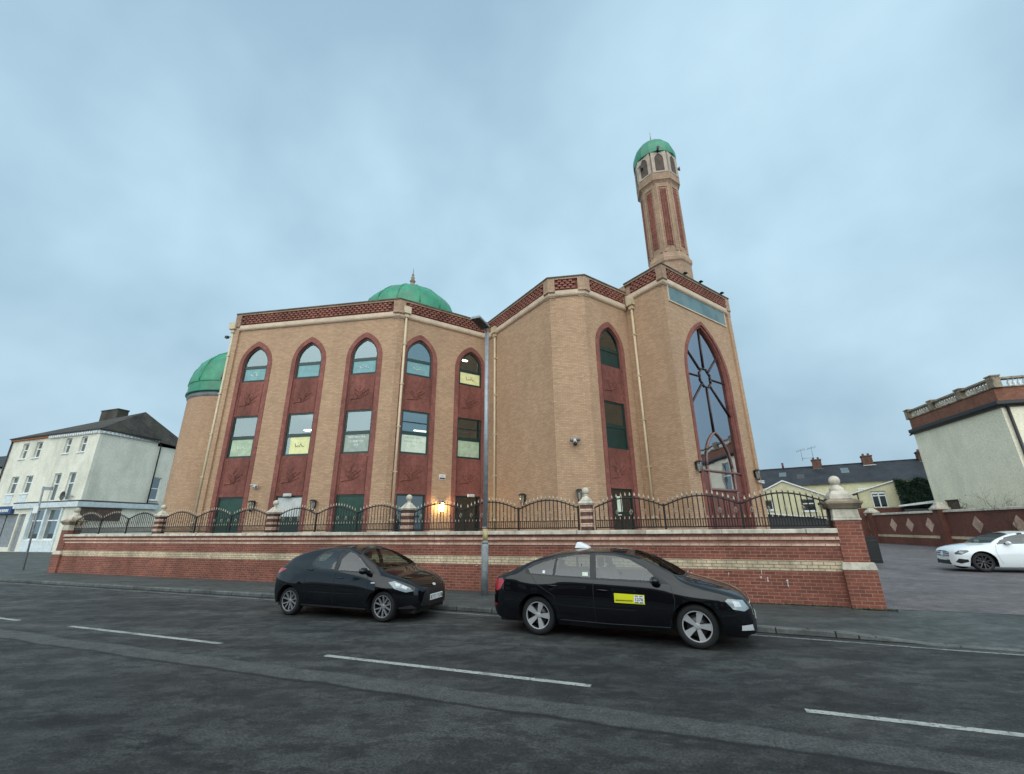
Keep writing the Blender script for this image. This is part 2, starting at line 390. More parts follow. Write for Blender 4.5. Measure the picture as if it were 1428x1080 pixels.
# ------------------------------------------------------------------ world and sun
w = bpy.data.worlds.new('World'); SC.world = w; w.use_nodes = True; nt = w.node_tree; nt.nodes.clear()
wo = nt.nodes.new('ShaderNodeOutputWorld')
SUN_EL, SUN_AZ = R(36), R(188)     # azimuth clockwise from +Y
sky = nt.nodes.new('ShaderNodeTexSky'); sky.sky_type = 'NISHITA'; sky.sun_disc = False
sky.sun_elevation = SUN_EL; sky.sun_rotation = SUN_AZ; sky.dust_density = 2.0
b1 = N(nt, 'ShaderNodeBackground', Strength=.05); nt.links.new(sky.outputs[0], b1.inputs[0])
tc = nt.nodes.new('ShaderNodeTexCoord')
sp = nt.nodes.new('ShaderNodeSeparateXYZ'); nt.links.new(tc.outputs['Generated'], sp.inputs[0])
mx_ = N(nt, 'ShaderNodeMath', operation='MAXIMUM'); nt.links.new(sp.outputs[2], mx_.inputs[0]); mx_.inputs[1].default_value = 0
ad = N(nt, 'ShaderNodeMath', operation='ADD'); nt.links.new(mx_.outputs[0], ad.inputs[0]); ad.inputs[1].default_value = .8
dv = N(nt, 'ShaderNodeVectorMath', operation='SCALE'); iv = N(nt, 'ShaderNodeMath', operation='DIVIDE'); iv.inputs[0].default_value = 1
nt.links.new(ad.outputs[0], iv.inputs[1]); nt.links.new(tc.outputs['Generated'], dv.inputs[0]); nt.links.new(iv.outputs[0], dv.inputs['Scale'])
mp = nt.nodes.new('ShaderNodeMapping'); mp.inputs['Location'].default_value = (1.3, 4.6, 0); mp.inputs['Scale'].default_value = (1, 1, .4); mp.inputs['Rotation'].default_value = (0, 0, .5)
nt.links.new(dv.outputs[0], mp.inputs[0])
c1 = noise(nt, mp.outputs[0], 1.7, 5, .5, 0, 1, .34, .66)
c2 = noise(nt, mp.outputs[0], 3.4, 4, .5, 0, 1, .3, .7)
cm = N(nt, 'ShaderNodeMath', operation='MULTIPLY_ADD'); nt.links.new(c2, cm.inputs[0]); cm.inputs[1].default_value = .22
cmm = N(nt, 'ShaderNodeMath', operation='MULTIPLY'); nt.links.new(c1, cmm.inputs[0]); cmm.inputs[1].default_value = .85; nt.links.new(cmm.outputs[0], cm.inputs[2])
sc_ = mixc(nt, cm.outputs[0], (.265, .402, .515), (.475, .66, .77))
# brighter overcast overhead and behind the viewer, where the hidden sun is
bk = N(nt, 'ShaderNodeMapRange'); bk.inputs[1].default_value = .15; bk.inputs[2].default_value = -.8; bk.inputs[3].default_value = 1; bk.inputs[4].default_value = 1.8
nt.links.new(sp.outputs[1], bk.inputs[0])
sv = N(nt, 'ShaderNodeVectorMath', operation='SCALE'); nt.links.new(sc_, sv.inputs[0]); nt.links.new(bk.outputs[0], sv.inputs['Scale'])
b2 = N(nt, 'ShaderNodeBackground', Strength=1.0); hz = N(nt, 'ShaderNodeMapRange'); hz.inputs[1].default_value = .0; hz.inputs[2].default_value = .5; hz.inputs[3].default_value = .80; hz.inputs[4].default_value = 1.04
nt.links.new(sp.outputs[2], hz.inputs[0])
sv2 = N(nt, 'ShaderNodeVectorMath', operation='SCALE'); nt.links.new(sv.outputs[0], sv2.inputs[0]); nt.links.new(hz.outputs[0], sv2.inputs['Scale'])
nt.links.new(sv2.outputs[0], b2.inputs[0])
mxs = nt.nodes.new('ShaderNodeMixShader'); mxs.inputs[0].default_value = .92
nt.links.new(b1.outputs[0], mxs.inputs[1]); nt.links.new(b2.outputs[0], mxs.inputs[2]); nt.links.new(mxs.outputs[0], wo.inputs[0])
sl = bpy.data.lights.new('sun', 'SUN'); sl.energy = 1.85; sl.angle = R(100); sl.color = (1, .90, .76)
so = bpy.data.objects.new('sun', sl); COL.objects.link(so)
so.rotation_euler = Vector((sin(SUN_AZ) * cos(SUN_EL), cos(SUN_AZ) * cos(SUN_EL), sin(SUN_EL))).to_track_quat('Z', 'Y').to_euler()
SC.view_settings.view_transform = 'Standard'; SC.view_settings.look = 'None'; SC.view_settings.exposure = 0.42; SC.view_settings.gamma = 1
SC.cycles.max_bounces = 6; SC.cycles.transparent_max_bounces = 12; SC.cycles.sample_clamp_indirect = 4

# ------------------------------------------------------------------ ground, road, footway, kerb
UA = R(-20.6)
RF = Fr((0, 0), (cos(UA), sin(UA)))      # road frame: s along the road, d = -n
def rn(s_, n, z): return RF(s_, -n, z)
g = MB(); g.add([(-900, -900, -.012), (900, -900, -.012), (900, 900, -.012), (-900, 900, -.012)], [(0, 1, 2, 3)])
tag(obj('ground', g, 'footway'), kind='structure')
KP = [(-160, 10.2), (-12, 10.2), (-4, 9.95), (1.4, 9.72), (2.4, 9.68), (3.5, 9.6), (9.5, 9.5), (10.5, 9.5), (60, 9.5)]
g = MB(); Lr = [rn(s_, n + .02, 0) for s_, n in KP]; Lo = [rn(s_, 1.6, 0) for s_, n in KP]
g.add(Lr + Lo, [(i, i + 1, len(KP) + i + 1, len(KP) + i) for i in range(len(KP) - 1)])
tag(obj('road', g, 'asphalt'), kind='structure')
# footway surface (back at n=12.44) with the dropped crossing at the gate
def kz(s_): return .015 if 3.5 <= s_ <= 9.5 else .1
g = MB(); A = [rn(s_, n + .12, kz(s_)) for s_, n in KP]; B = [rn(s_, 12.43, .1) for s_, n in KP]
g.add(A + B, [(i, i + 1, len(KP) + i + 1, len(KP) + i) for i in range(len(KP) - 1)])
tag(obj('pavement', g, 'footway'), kind='structure')
g = MB(); vs = []
for s_, n in KP: vs += [rn(s_, n, -.01), rn(s_, n, kz(s_) + .002 - .02), rn(s_, n + .02, kz(s_) + .004), rn(s_, n + .125, kz(s_) + .004), rn(s_, n + .125, -.01)]
g.add(vs, [(i * 5 + j, i * 5 + j + 1, i * 5 + j + 6, i * 5 + j + 5) for i in range(len(KP) - 1) for j in range(4)])
tag(obj('kerb', g, 'kerb_stone'), kind='structure')
# site behind the wall and the driveway
g = MB(); g.add([rn(3.9, 12.43, .104), rn(70, 12.43, .104), rn(70, 110, .15), rn(-26, 110, .15), rn(-26, 12.95, .15), rn(3.9, 12.95, .104)], [(0, 1, 2, 3, 4, 5)])
tag(obj('driveway', g, 'drive_paving'), kind='structure')
g = MB(); g.add([rn(-160, 12.43, .1), rn(-27.5, 12.43, .1), rn(-27.5, 25.6, .1), rn(-160, 25.6, .1)], [(0, 1, 2, 3)])
tag(obj('forecourt', g, 'footway'), kind='structure')
# near footway on the viewer's side
g = MB(); g.box(-160, 60, -1.6, 6, -.01, .1, lambda x, y, z: RF(x, y, z)); tag(obj('near_pavement', g, 'footway'), kind='structure')
# markings
g = MB()
def dash(a, b, n, wd, mb, z=.004): mb.add([rn(a, n, z), rn(b, n, z), rn(b, n + wd, z), rn(a, n + wd, z)], [(0, 1, 2, 3)])
for a, b in ((-18.2, -14.0), (-12.08, -7.66), (-5.39, -1.28), (.97, 5.1), (7.3, 11.4), (13.6, 17.8), (-24.5, -20.4), (-30.8, -26.6), (-37, -33)): dash(a, b, 5.99, .10, g)
tag(obj('centre_line_marking', g, 'line_paint'), kind='structure')
g = MB(); vs = []
for s_, n in [(-60, 9.9)] + [(a, b - .28) for a, b in KP[1:]]: vs += [rn(s_, n, .004), rn(s_, n + .075, .004)]
g.add(vs, [(2 * i, 2 * i + 2, 2 * i + 3, 2 * i + 1) for i in range(len(KP) - 1)])
tag(obj('edge_line_marking', g, 'line_faint'), kind='structure')
carglass('house_glass', (.03, .038, .04), .22)
# ================================================================== THE MOSQUE
P = [(-15.631, 21.862), (-5.931, 20.268), (-1.408, 23.27), (1.818, 18.46), (3.572, 18.189), (6.003, 19.918), (7.335, 18.012), (12.307, 21.566)]
HH, HT = 13.6, 14.1
W = .12                                     # wall face sits this far inside the parapet edge
mosque = thing('mosque', 'buff and red brick mosque with pointed arch windows and green domes behind the railings', 'mosque', (-2, 24, .15))
FR = [Fr(P[i], Vector(P[i + 1]) - Vector(P[i])) for i in range(7)]
def miter(i, d):
    p = Vector(P[i]); ns = []
    if i > 0: ns.append(FR[i - 1].n)
    if i < 7: ns.append(FR[i].n)
    n = (ns[0] + ns[-1]).normalized(); return p + n * d / n.dot(ns[0])
def srange(i, d):
    return FR[i].s_of(miter(i, d)), FR[i].s_of(miter(i + 1, d))
def off(F, dd): return lambda s, d, z: F(s, d + dd, z)
B0, B7 = (-14.2, 36.0), (5.6, 33.0)

PW, PA = 1.0, None
COLS = {0: [(1.66, 0), (4.85, 0), (8.03, 0)], 1: [(1.33, 0), (4.41, 0)], 4: [(1.58, -.28)]}
lit_cols = {(0, 1), (1, 0)}
windows = []
for i in range(7):
    F = off(FR[i], -W); a, b = srange(i, -W); top = (HT if i >= 5 else HH)
    holes = []
    ztop = top - .68
    if i in COLS:
        for cx, dz in COLS[i]:
            holes.append(arch(cx, PW, .35, 10.35 + dz, 11.8 + dz))
    if i == 6: holes.append(arch(2.98, 1.97, .35, 8.75, 11.8))
    m = MB(); m.plate(rect(a, b, .1, ztop), holes, -.3, 0, F)
    # parapet zone above the cornice, slightly proud
    obj('wall', m, 'buff_brick', mosque)
    for hole in (COLS.get(i) or []):
        cx, dz = hole
        # raised border and recessed red field
        m = MB(); m.plate(arch(cx, PW, .35, 10.35 + dz, 11.8 + dz), [arch(cx, .76, .36, 10.42 + dz, 11.5 + dz)], -.16, .03, F)
        obj('arch_surround', m, 'red_mould', mosque)
        m = MB(); m.plate(arch(cx, .76, .36, 10.42 + dz, 11.5 + dz),
                          [arch(cx, .70, 9.44 + dz, 10.45 + dz, 11.44 + dz), rect(cx - .73, cx + .73, 5.35 + dz * .6, 7.55 + dz * .6), rect(cx - .72, cx + .72, .37, 3.42)], -.2, -.05, F)
        # raised square tile borders
        for z0, z1 in ((7.75, 9.3), (3.62, 5.2)):
            for sx in (-1, 1): m.box(cx + sx * .66 - .015, cx + sx * .66 + .015, -.05, -.03, z0 + dz * .6, z1 + dz * .6, F)
        obj('red_panel', m, 'red_panel', mosque)
        # scroll relief, twice
        for zc in (8.5 + dz * .8, 4.42 + dz * .6):
            m = MB(); rg = random.Random(int(cx * 100) + i)
            bx, bz = cx - .12, zc - .36
            for k in range(17):                       # fan of curling leaves
                an = R(4 + 11 * k); ln = (.56 if k % 2 else .36) + .1 * sin(k * 1.9 + i)
                st = (bx + .022 * k - .14, bz + .012 * k + (.16 if k % 3 == 0 else 0))
                pts = [(st[0] + ln * t * cos(an) * .92 + .05 * sin(6 * t + k), st[1] + ln * t * sin(an) * .95 + .045 * cos(5 * t + k)) for t in [q / 6 for q in range(7)]]
                m.tube([F(x, -.05, z) for x, z in pts], [.010 + .020 * sin(pi * (q + .5) / 7) for q in range(7)], 5)
            m.tube([F(bx - .42 + .95 * q / 7, -.042, bz - .05 + .05 * sin(q * 1.5) + .012 * q * q) for q in range(8)], .024, 5)
            obj('relief_ornament', m, 'red_panel', mosque)
        # windows: arch head
        fd0, fd1 = -.15, -.085
        def frame_box(m, x0, x1, z0, z1): m.box(x0, x1, fd0, fd1, z0, z1, F)
        m = MB(); m.plate(arch(cx, .70, 9.44 + dz, 10.45 + dz, 11.44 + dz), [arch(cx, .64, 9.5 + dz, 10.47 + dz, 11.36 + dz)], fd0, fd1, F, True)
        frame_box(m, cx - .66, cx + .66, 10.21 + dz, 10.37 + dz)
        frame_box(m, cx - .66, cx + .66, 9.46 + dz, 9.55 + dz)
        wf = obj('window', m, 'green_frame', mosque)
        m = MB(); m.plate(arch(cx, .66, 9.47 + dz, 10.45 + dz, 11.38 + dz), [], fd0 + .02, fd0 + .03, F); obj('pane', m, 'win_glass', wf)
        # middle window
        z0, z1 = 5.35 + dz * .6, 7.55 + dz * .6
        m = MB(); m.plate(rect(cx - .73, cx + .73, z0, z1), [rect(cx - .645, cx + .645, z0 + .10, z1 - .08)], fd0, fd1, F, True)
        frame_box(m, cx - .66, cx + .66, z0 + .96, z0 + 1.13)
        if i == 1 : frame_box(m, cx - .66, cx + .66, z1 - .62, z1 - .57)
        wf = obj('window', m, 'green_frame', mosque)
        m = MB(); m.plate(rect(cx - .7, cx + .7, z0 + .03, z1 - .03), [], fd0 + .02, fd0 + .03, F); obj('pane', m, 'win_glass', wf)
        if i == 4:  # opaque green sheets added over the glass so these panes look dark
            m = MB(); m.box(cx - .66, cx + .66, -.12, -.11, z0 + .08, z0 + 1.0, F); obj('pane_darkener', m, 'green_frame', mosque); m = MB(); m.box(cx - .62, cx + .62, -.12, -.11, 9.54 + dz, 10.2 + dz, F); obj('pane_darkener', m, 'green_frame', mosque)
    # ground floor doors
DOORS = [(0, 1.66, 'green_door', 'green'), (0, 4.85, 'white', 'w'), (0, 8.03, 'green_door', 'g2'), (1, 1.33, 'dark', ''), (1, 4.41, 'dark', ''), (4, 1.58, 'dark', '')]
for i, cx, kind, _ in DOORS:
    F = off(FR[i], -W)
    m = MB(); m.plate(rect(cx - .72, cx + .72, .37, 3.42), [rect(cx - .65, cx + .65, .42, 2.35), rect(cx - .65, cx + .65, 2.45, 3.34)], -.15, -.1, F, True)
    dr = obj('door', m, 'green_frame', mosque)
    if kind == 'white':
        m = MB(); m.box(cx - .65, cx + .65, -.14, -.125, 2.45, 3.34, F); obj('shutter', m, 'curtain', dr)
        m = MB(); m.box(cx - .65, cx + .65, -.14, -.125, .42, 2.35, F); obj('door_leaf', m, 'green_frame', dr)
    elif kind == 'green_door':
        m = MB(); m.box(cx - .65, cx - .01, -.14, -.12, .42, 2.35, F); m.box(cx + .01, cx + .65, -.14, -.12, .42, 2.35, F); m.box(cx - .65, cx + .65, -.14, -.125, 2.45, 3.34, F)
        obj('door_leaf', m, 'green_door', dr)
    else:
        m = MB(); m.box(cx - .65, cx + .65, -.14, -.13, .42, 3.34, F); m.box(cx - .04, cx + .04, -.13, -.1, .42, 2.35, F); obj('door_pane', m, 'car_glass' , dr)
# --- the great arch
F = off(FR[6], -W); gc = 2.98
m = MB(); m.plate(arch(gc, 1.97, .35, 8.75, 11.8), [arch(gc, 1.78, .36, 8.75, 11.6)], -.2, .04, F); obj('arch_surround', m, 'red_mould', mosque)
m = MB(); m.plate(arch(gc, 1.80, .36, 8.75, 11.6), [arch(gc, 1.69, .37, 8.75, 11.48)], -.2, -.03, F); obj('arch_surround', m, 'red_mould', mosque)
m = MB()
def bar(p, q, r=.05, d=-.12, mb=None):
    (mb or m).tube([F(p[0], d, p[1]), F(q[0], d, q[1])], r, 6)
rc = (2.86, 8.75)
oc = [(rc[0] + .5 * cos(pi / 8 + k * pi / 4), rc[1] + .52 * sin(pi / 8 + k * pi / 4)) for k in range(8)]
for k in range(8):   # scalloped ring
    p, q = oc[k], oc[(k + 1) % 8]; c_ = ((p[0] + q[0]) / 2, (p[1] + q[1]) / 2); mid = (rc[0] + (c_[0] - rc[0]) * 1.22, rc[1] + (c_[1] - rc[1]) * 1.22)
    mid2 = (rc[0] + (c_[0] - rc[0]) * .96, rc[1] + (c_[1] - rc[1]) * .96)
    bar(p, mid2, .033); bar(mid2, q, .033)
ends = [(4.58, 8.75), (4.26, 10.12), (2.92, 11.4), (1.5, 10.12), (1.3, 8.72), (1.3, 7.15), (2.88, 6.02), (4.6, 7.02)]
for k in range(8):
    th = k * pi / 4; st = (rc[0] + .52 * cos(th), rc[1] + .52 * sin(th)); bar(st, ends[k], .034)
wf = obj('window', m, 'brown_frame', mosque)
m = MB(); A_ = arch(gc - .05, 1.07, 3.0, 4.4, 6.03, 10)[2:]
m.tube([F(x, -.12, z) for x, z in A_], .05, 8)
for sx in (-1, 1): bar((gc - .05 + sx * 1.07, .4), (gc - .05 + sx * 1.07, 4.42), .05)
bar((gc - 1.66, 4.18), (gc + 1.68, 4.18), .06); bar((gc - 1.05, 3.37), (gc + 1.05, 3.37), .07)
obj('arch_tracery', m, 'arch_frame', wf)
m = MB(); m.plate(arch(gc, 1.68, .36, 8.75, 11.43), [rect(gc - 1.66, gc + 1.66, .37, 3.3)], -.17, -.155, F); obj('pane', m, 'arch_glass', wf)
m = MB()
for x0, x1 in ((gc - 1.66, gc - 1.1), (gc - 1.0, gc - .03), (gc + .03, gc + 1.0), (gc + 1.1, gc + 1.66)):
    m.plate(rect(x0, x1, .37, 3.3), [rect(x0 + .12, x1 - .12, 1.4, 3.1), rect(x0 + .12, x1 - .12, .6, 1.2)], -.2, -.13, F); m.box(x0 + .1, x1 - .1, -.19, -.16, .5, 3.15, F)
obj('door', m, 'maroon_frame', mosque)
for sx in (-1, 1):
    m = MB(); m.box(gc + sx * 1.37 - .27, gc + sx * 1.37 + .27, -.15, -.13, 3.32, 4.1, F); obj('side_panel', m, 'maroon_frame', mosque)
# teal sign panel
m = MB(); m.box(.47, 5.52, -.05, .035, 12.25, 13.03, F); sg = obj('sign_panel', m, 'teal_panel', mosque)
m = MB(); m.plate(rect(.41, 5.58, 12.19, 13.09), [rect(.47, 5.52, 12.25, 13.03)], -.02, .05, F); obj('panel_frame', m, 'cornice', sg)

# --- parapet bands as mitred sweeps
def bands(ids, H):
    path = [P[k] for k in ids]
    m = MB(); m.sweep(path, [(-.35, H - .68), (-.1, H - .68), (-.1, H - .08), (-.35, H - .08)]); obj('parapet', m, 'buff_dark', mosque)
    m = MB(); z = H - 1.08; m.sweep(path, [(-.125, z), (-.06, z + .02), (-.01, z + .07), (0.01, z + .14), (.01, z + .31), (-.07, z + .35), (-.125, z + .35)]); obj('cornice', m, 'cornice', mosque)
    m = MB(); m.sweep(path, [(-.1, H - .16), (0.02, H - .16), (.04, H - .07), (-.1, H - .07)]); obj('string_course', m, 'buff_dark', mosque)
    m = MB(); m.sweep(path, [(-.42, H - .07), (.07, H - .07), (.07, H - .01), (-.1, H + .02), (-.42, H + .0)]); obj('coping', m, 'coping', mosque)
bands([0, 1, 2, 3, 4, 5], HH); bands([5, 6, 7], HT)
# extra upper wall of the tower where the lower roof meets it is the same plane: frieze plates with dog-tooth bricks
def frieze(i, s0, s1, H):
    F = FR[i]; z0, z1 = H - .69, H - .18
    m = MB(); m.box(s0, s1, -.11, -.075, z0, z1, F); fr = obj('frieze', m, 'frieze_back', mosque)
    m = MB(); rows = 4; rh = (z1 - z0) / rows; pt = .27
    for r_ in range(rows):
        s_ = s0 + .02 + (pt / 2 if r_ % 2 else 0)
        while s_ + pt * .8 < s1:
            a = [(s_, -.076), (s_ + pt * .80, -.076), (s_ + pt * .70, .01), (s_ + pt * .1, .01)]
            m.prism(a, z0 + r_ * rh + .012, z0 + (r_ + 1) * rh - .03, lambda x, y, z: F(x, y, z)); s_ += pt
    obj('dogtooth_bricks', m, 'red_frieze', fr)
for i, e0, e1 in ((0, .35, .35), (1, .35, .2), (2, .15, .3), (3, .3, .3), (4, .3, .15), (5, .3, .3), (6, .35, .25)):
    L_ = (Vector(P[i + 1]) - Vector(P[i])).length
    frieze(i, e0, L_ - e1, HT if i >= 5 else HH)
# quoins and corbelled pilaster caps on the outward corners
for k, H in ((0, HH), (1, HH), (3, HH), (4, HH), (6, HT), (7, HT)):
    m = MB(); sides = ([(k - 1, -1)] if k > 0 else []) + ([(k, 1)] if k < 7 else [])
    for (fi, sg_) in sides:
        F = FR[fi]; pos = F.s_of(miter(k, -W)); z = .2; r_ = 0
        while z < H - 1.15:
            ln = .34 if r_ % 2 else .26
            a, b = sorted((pos, pos + sg_ * ln)); 
            m.box(a, b, -W - .02, -W + .007, z, z + .215, F); z += .225; r_ += 1
    obj('quoins', m, 'buff_brick', mosque)
    path = []
    if k > 0: path.append(FR[k - 1](FR[k - 1].s_of(P[k]) - .33, 0, 0))
    else: path.append(FR[0](-.001, 0, 0))
    path.append(P[k])
    if k < 7: path.append(FR[k](.33, 0, 0))
    else: path = path[:2]
    if k == 0: path = [P[0], FR[0](.33, 0, 0)]
    m = MB(); z = H - 1.12
    prof = [(-.13, z - .1), (-.105, z - .1), (-.105, z), (-.07, z), (-.07, z + .09), (-.03, z + .09), (-.03, z + .18), (.01, z + .18), (.01, z + .27), (.05, z + .27), (.05, z + .36), (.03, z + .4), (.03, H - .08), (-.13, H - .08)]
    m.sweep(path, prof); obj('pilaster_cap', m, 'buff_dark', mosque)
# back, end walls, roof, floors
m = MB(); m.sweep([P[7], B7, B0, P[0]], [(-.05, .1), (-.3, .1), (-.3, 13.5), (-.05, 13.5)]); obj('wall', m, 'buff_brick', mosque)
inner = [tuple(miter(k, -W - .28)) for k in range(8)] + [(5.3, 32.6), (-14.0, 35.7)]
def slab(z0, z1, poly): 
    mm = MB(); mm.plate(poly, [], z0, z1, lambda a, d, b: (a, b, d), True); return mm
obj('roof', slab(13.0, 13.15, inner), 'lead', mosque)
obj('tower_roof', slab(13.5, 13.6, [tuple(miter(k, -W - .28)) for k in (5, 6, 7)] + [(9.6, 25.4), (3.6, 23.8)]), 'lead', mosque)
# tower block sides above the main roof
m = MB(); m.sweep([P[7], (9.6, 25.6), (3.3, 23.9), P[5]], [(-.02, 12.9), (-.3, 12.9), (-.3, HT - .08), (-.02, HT - .08)]); obj('wall', m, 'buff_dark', mosque)
for z in (3.6, 7.75):
    obj('floor_slab', slab(z, z + .22, [tuple(miter(k, -W - .32)) for k in range(0, 6)] + [(4.8, 26), (-14.2, 30)]), 'interior', mosque)
m = MB(); m.box(-15.4, 5, 27.3, 27.5, .2, 13, lambda x, y, z: (x, y, z)); obj('partition', m, 'interior', mosque)
m = MB(); m.box(4.0, 11, 25.5, 25.7, .2, 13, lambda x, y, z: (x, y, z)); obj('partition', m, 'interior', mosque)
# ceiling tube lights seen through the glass
for (i, cx, dx, z, mt) in ((0, 4.85, .35, 7.55, 'tube_light'), (0, 4.85, -.5, 7.0, 'tube_light'), (1, 1.33, -.9, 7.5, 'tube_light'), (1, 1.33, .9, 6.9, 'tube_dim'), (1, 4.41, .25, 11.6, 'tube_light')):
    F = off(FR[i], -W); m = MB(); m.box(cx + dx - .35, cx + dx + .35, -1.75, -1.6, z, z + .05, F)
    obj('ceiling_light', m, mt, mosque)
# downpipes with hopper heads
for i, s_, zt in ((0, -.07, 12.6), (1, .42, 12.75), (2, .75, 12.55), (5, .3, 12.65)):
    F = off(FR[i], -W); m = MB(); pts = [F(s_, .09, .2), F(s_, .09, zt)]
    m.tube(pts, .062, 10)
    for z in (2.2, 4.4, 6.6, 8.8, 11): m.box(s_ - .085, s_ + .085, 0, .16, z, z + .06, F)
    dp = obj('downpipe', m, 'pipe_buff', mosque)
    m = MB(); m.taper(s_ - .19, s_ + .19, 0, .26, zt + .02, zt + .42, 0, 0, F); m.taper(s_ - .11, s_ + .11, .01, .18, zt - .18, zt + .02, 0, 0, F); obj('hopper_head', m, 'pipe_buff', dp)
# --- round stair tower with its dome
tcx, tcy, tr = -17.75, 26.45, 2.55
m = MB(); m.lathe([(tr, .1), (tr, 9.55)], (tcx, tcy, 0), 48); obj('stair_turret', m, 'buff_brick', mosque)
m = MB(); m.lathe([(tr, 9.35), (tr + .06, 9.45), (tr + .06, 9.62), (tr - .3, 9.7)], (tcx, tcy, 0), 48); obj('turret_cornice', m, 'lead', mosque)
def dome(c, r, z0, prof, nseam, name='dome', rim=.06):
    mm = MB(); mm.lathe([(r * a, z0 + b) for a, b in prof], c, 48); d = obj(name, mm, 'dome_green', mosque)
    mm = MB()
    for k in range(nseam):
        th = 2 * pi * k / nseam + .2; mm.tube([(c[0] + r * a * cos(th), c[1] + r * a * sin(th), z0 + b + .01) for a, b in prof[1:-1]], .04, 5)
    obj('seams', mm, 'dome_green', d)
    mm = MB(); mm.lathe([(r * prof[0][0] - .1, z0 - .06), (r * prof[0][0] + rim, z0 - .04), (r * prof[0][0] + rim, z0 + .06), (r * prof[0][0] - .1, z0 + .08)], c, 48); obj('rim', mm, 'dome_rim', d)
    return d
td = dome((tcx, tcy, 0), tr + .1, 9.7, [(1.0, 0), (1.0, .62), (.985, 1.0), (.94, 1.5), (.84, 2.1), (.68, 2.6), (.46, 3.0), (.22, 3.2), (0.001, 3.28)], 12)
m = MB(); m.lathe([(tr + .1, 10.28), (tr + .15, 10.32), (tr + .1, 10.37)], (tcx, tcy, 0), 48); obj('raised_band', m, 'dome_green', td)
# --- main dome
bc = (-7.35, 27.9, 0)
m = MB(); m.lathe([(3.3, 13.1), (3.3, 15.5), (3.4, 15.6), (3.3, 15.7)], bc, 48); obj('drum', m, 'buff_dark', mosque)
dd = dome(bc, 3.3, 15.65, [(1.0, 0), (1.0, .3), (.98, .75), (.92, 1.25), (.81, 1.72), (.66, 2.18), (.48, 2.58), (.30, 2.9), (.17, 3.14), (.09, 3.34), (0.001, 3.46)], 14)
m = MB(); m.lathe([(.62, 18.72), (.5, 18.92), (.26, 19.1), (.13, 19.3)], bc, 24); m.lathe([(.09, 19.25), (.22, 19.42), (.09, 19.6), (.15, 19.72), (.05, 19.85), (.10, 19.95), (.03, 20.1), (.012, 20.55), (0.001, 20.56)], bc, 14); obj('finial', m, 'stone_dark', dd)
# --- minaret
mc = (8.82, 20.55)
def octo(r, z0, z1, mm, r1=None, ph=None):
    mm.lathe([(r, z0), (r1 or r, z1)], (mc[0], mc[1], 0), 8, smooth=False, ph=ph if ph is not None else PH)
PH = FR[6].ang() + pi / 8
def ring(prof, name, mat, par=mosque):
    mm = MB(); mm.lathe(prof, (mc[0], mc[1], 0), 8, smooth=False, ph=PH); return obj(name, mm, mat, par)
ring([(1.13, 13.3), (1.13, 15.2)], 'minaret_base', 'buff_dark')
ring([(1.11, 15.15), (1.16, 15.25), (1.2, 15.3), (1.2, 15.5), (1.14, 15.6), (1.08, 15.8), (1.05, 15.95)], 'minaret_ring', 'buff_dark')
ring([(1.06, 15.8), (1.06, 20.9)], 'minaret_shaft', 'buff_dark')
ap = 1.06 * cos(pi / 8); sd = 2 * 1.06 * sin(pi / 8)
panels = MB(); strips = MB(); louv = MB()
for k in range(8):
    th = PH + pi / 8 + k * pi / 4; Fk = Fr((mc[0] + ap * cos(th), mc[1] + ap * sin(th)), (-sin(th), cos(th)))
    if Fk.n.dot(Vector((cos(th), sin(th)))) < 0: Fk = Fr((mc[0] + ap * cos(th), mc[1] + ap * sin(th)), (sin(th), -cos(th)))
    panels.box(-.17, .17, -.01, .006, 16.25, 20.1, Fk)
    q = 0; z = 16.28
    while z < 20.05:
        for c_ in range(3):
            x = -.165 + c_ * .115 + (.0 if q % 2 else .025)
            panels.prism([(x, .006), (x + .08, .006), (x + .04, .06)], z, z + .07, lambda a, d, zz: Fk(a, d, zz))
        z += .1; q += 1
    for sx in (-1, 1):
        strips.box(sx * .30 - .05, sx * .30 + .05, 0, .045, 15.9, 20.5, Fk); strips.box(sx * .195 - .018, sx * .195 + .018, 0, .03, 16.2, 20.2, Fk)
    strips.box(-.3, .3, 0, .04, 20.2, 20.45, Fk)
    louv.box(-.12, .12, -.02, .012, 14.5, 15.0, Fk)
obj('brick_panels', panels, 'red_frieze', mosque); obj('shaft_ribs', strips, 'buff_dark', mosque); obj('slot_windows', louv, 'dark_grey', mosque)
ring([(1.06, 20.4), (1.12, 20.5), (1.18, 20.58), (1.23, 20.62), (1.23, 21.12), (1.0, 21.12)], 'minaret_gallery', 'buff_dark')
# lantern with eight open arches
m = MB(); rl = 1.1; apl = rl * cos(pi / 8); hw = rl * sin(pi / 8)
for k in range(8):
    th = PH + pi / 8 + k * pi / 4; Fk = Fr((mc[0] + apl * cos(th), mc[1] + apl * sin(th)), (sin(th), -cos(th)))
    m.plate(rect(-hw, hw, 21.1, 22.7), [arch(0, .245, 21.2, 22.05, 22.45, 6)], -.14, 0, Fk, True)
obj('lantern', m, 'lantern_stone', mosque)
m = MB()
for k in range(8):
    th = PH + pi / 8 + k * pi / 4; Fk = Fr((mc[0] + apl * cos(th), mc[1] + apl * sin(th)), (sin(th), -cos(th)))
    m.plate(arch(0, .25, 21.2, 22.05, 22.47, 6), [], -.13, -.12, Fk)
obj('lantern_mesh', m, 'shed_brown', mosque)
m = MB(); m.lathe([(1.2, 22.55), (1.25, 22.6), (1.25, 22.85), (1.22, 23.1), (1.1, 23.5), (.88, 23.85), (.55, 24.12), (.2, 24.26), (.001, 24.3)], (mc[0], mc[1], 0), 16, smooth=False, ph=PH); dd = obj('dome', m, 'dome_green', mosque)
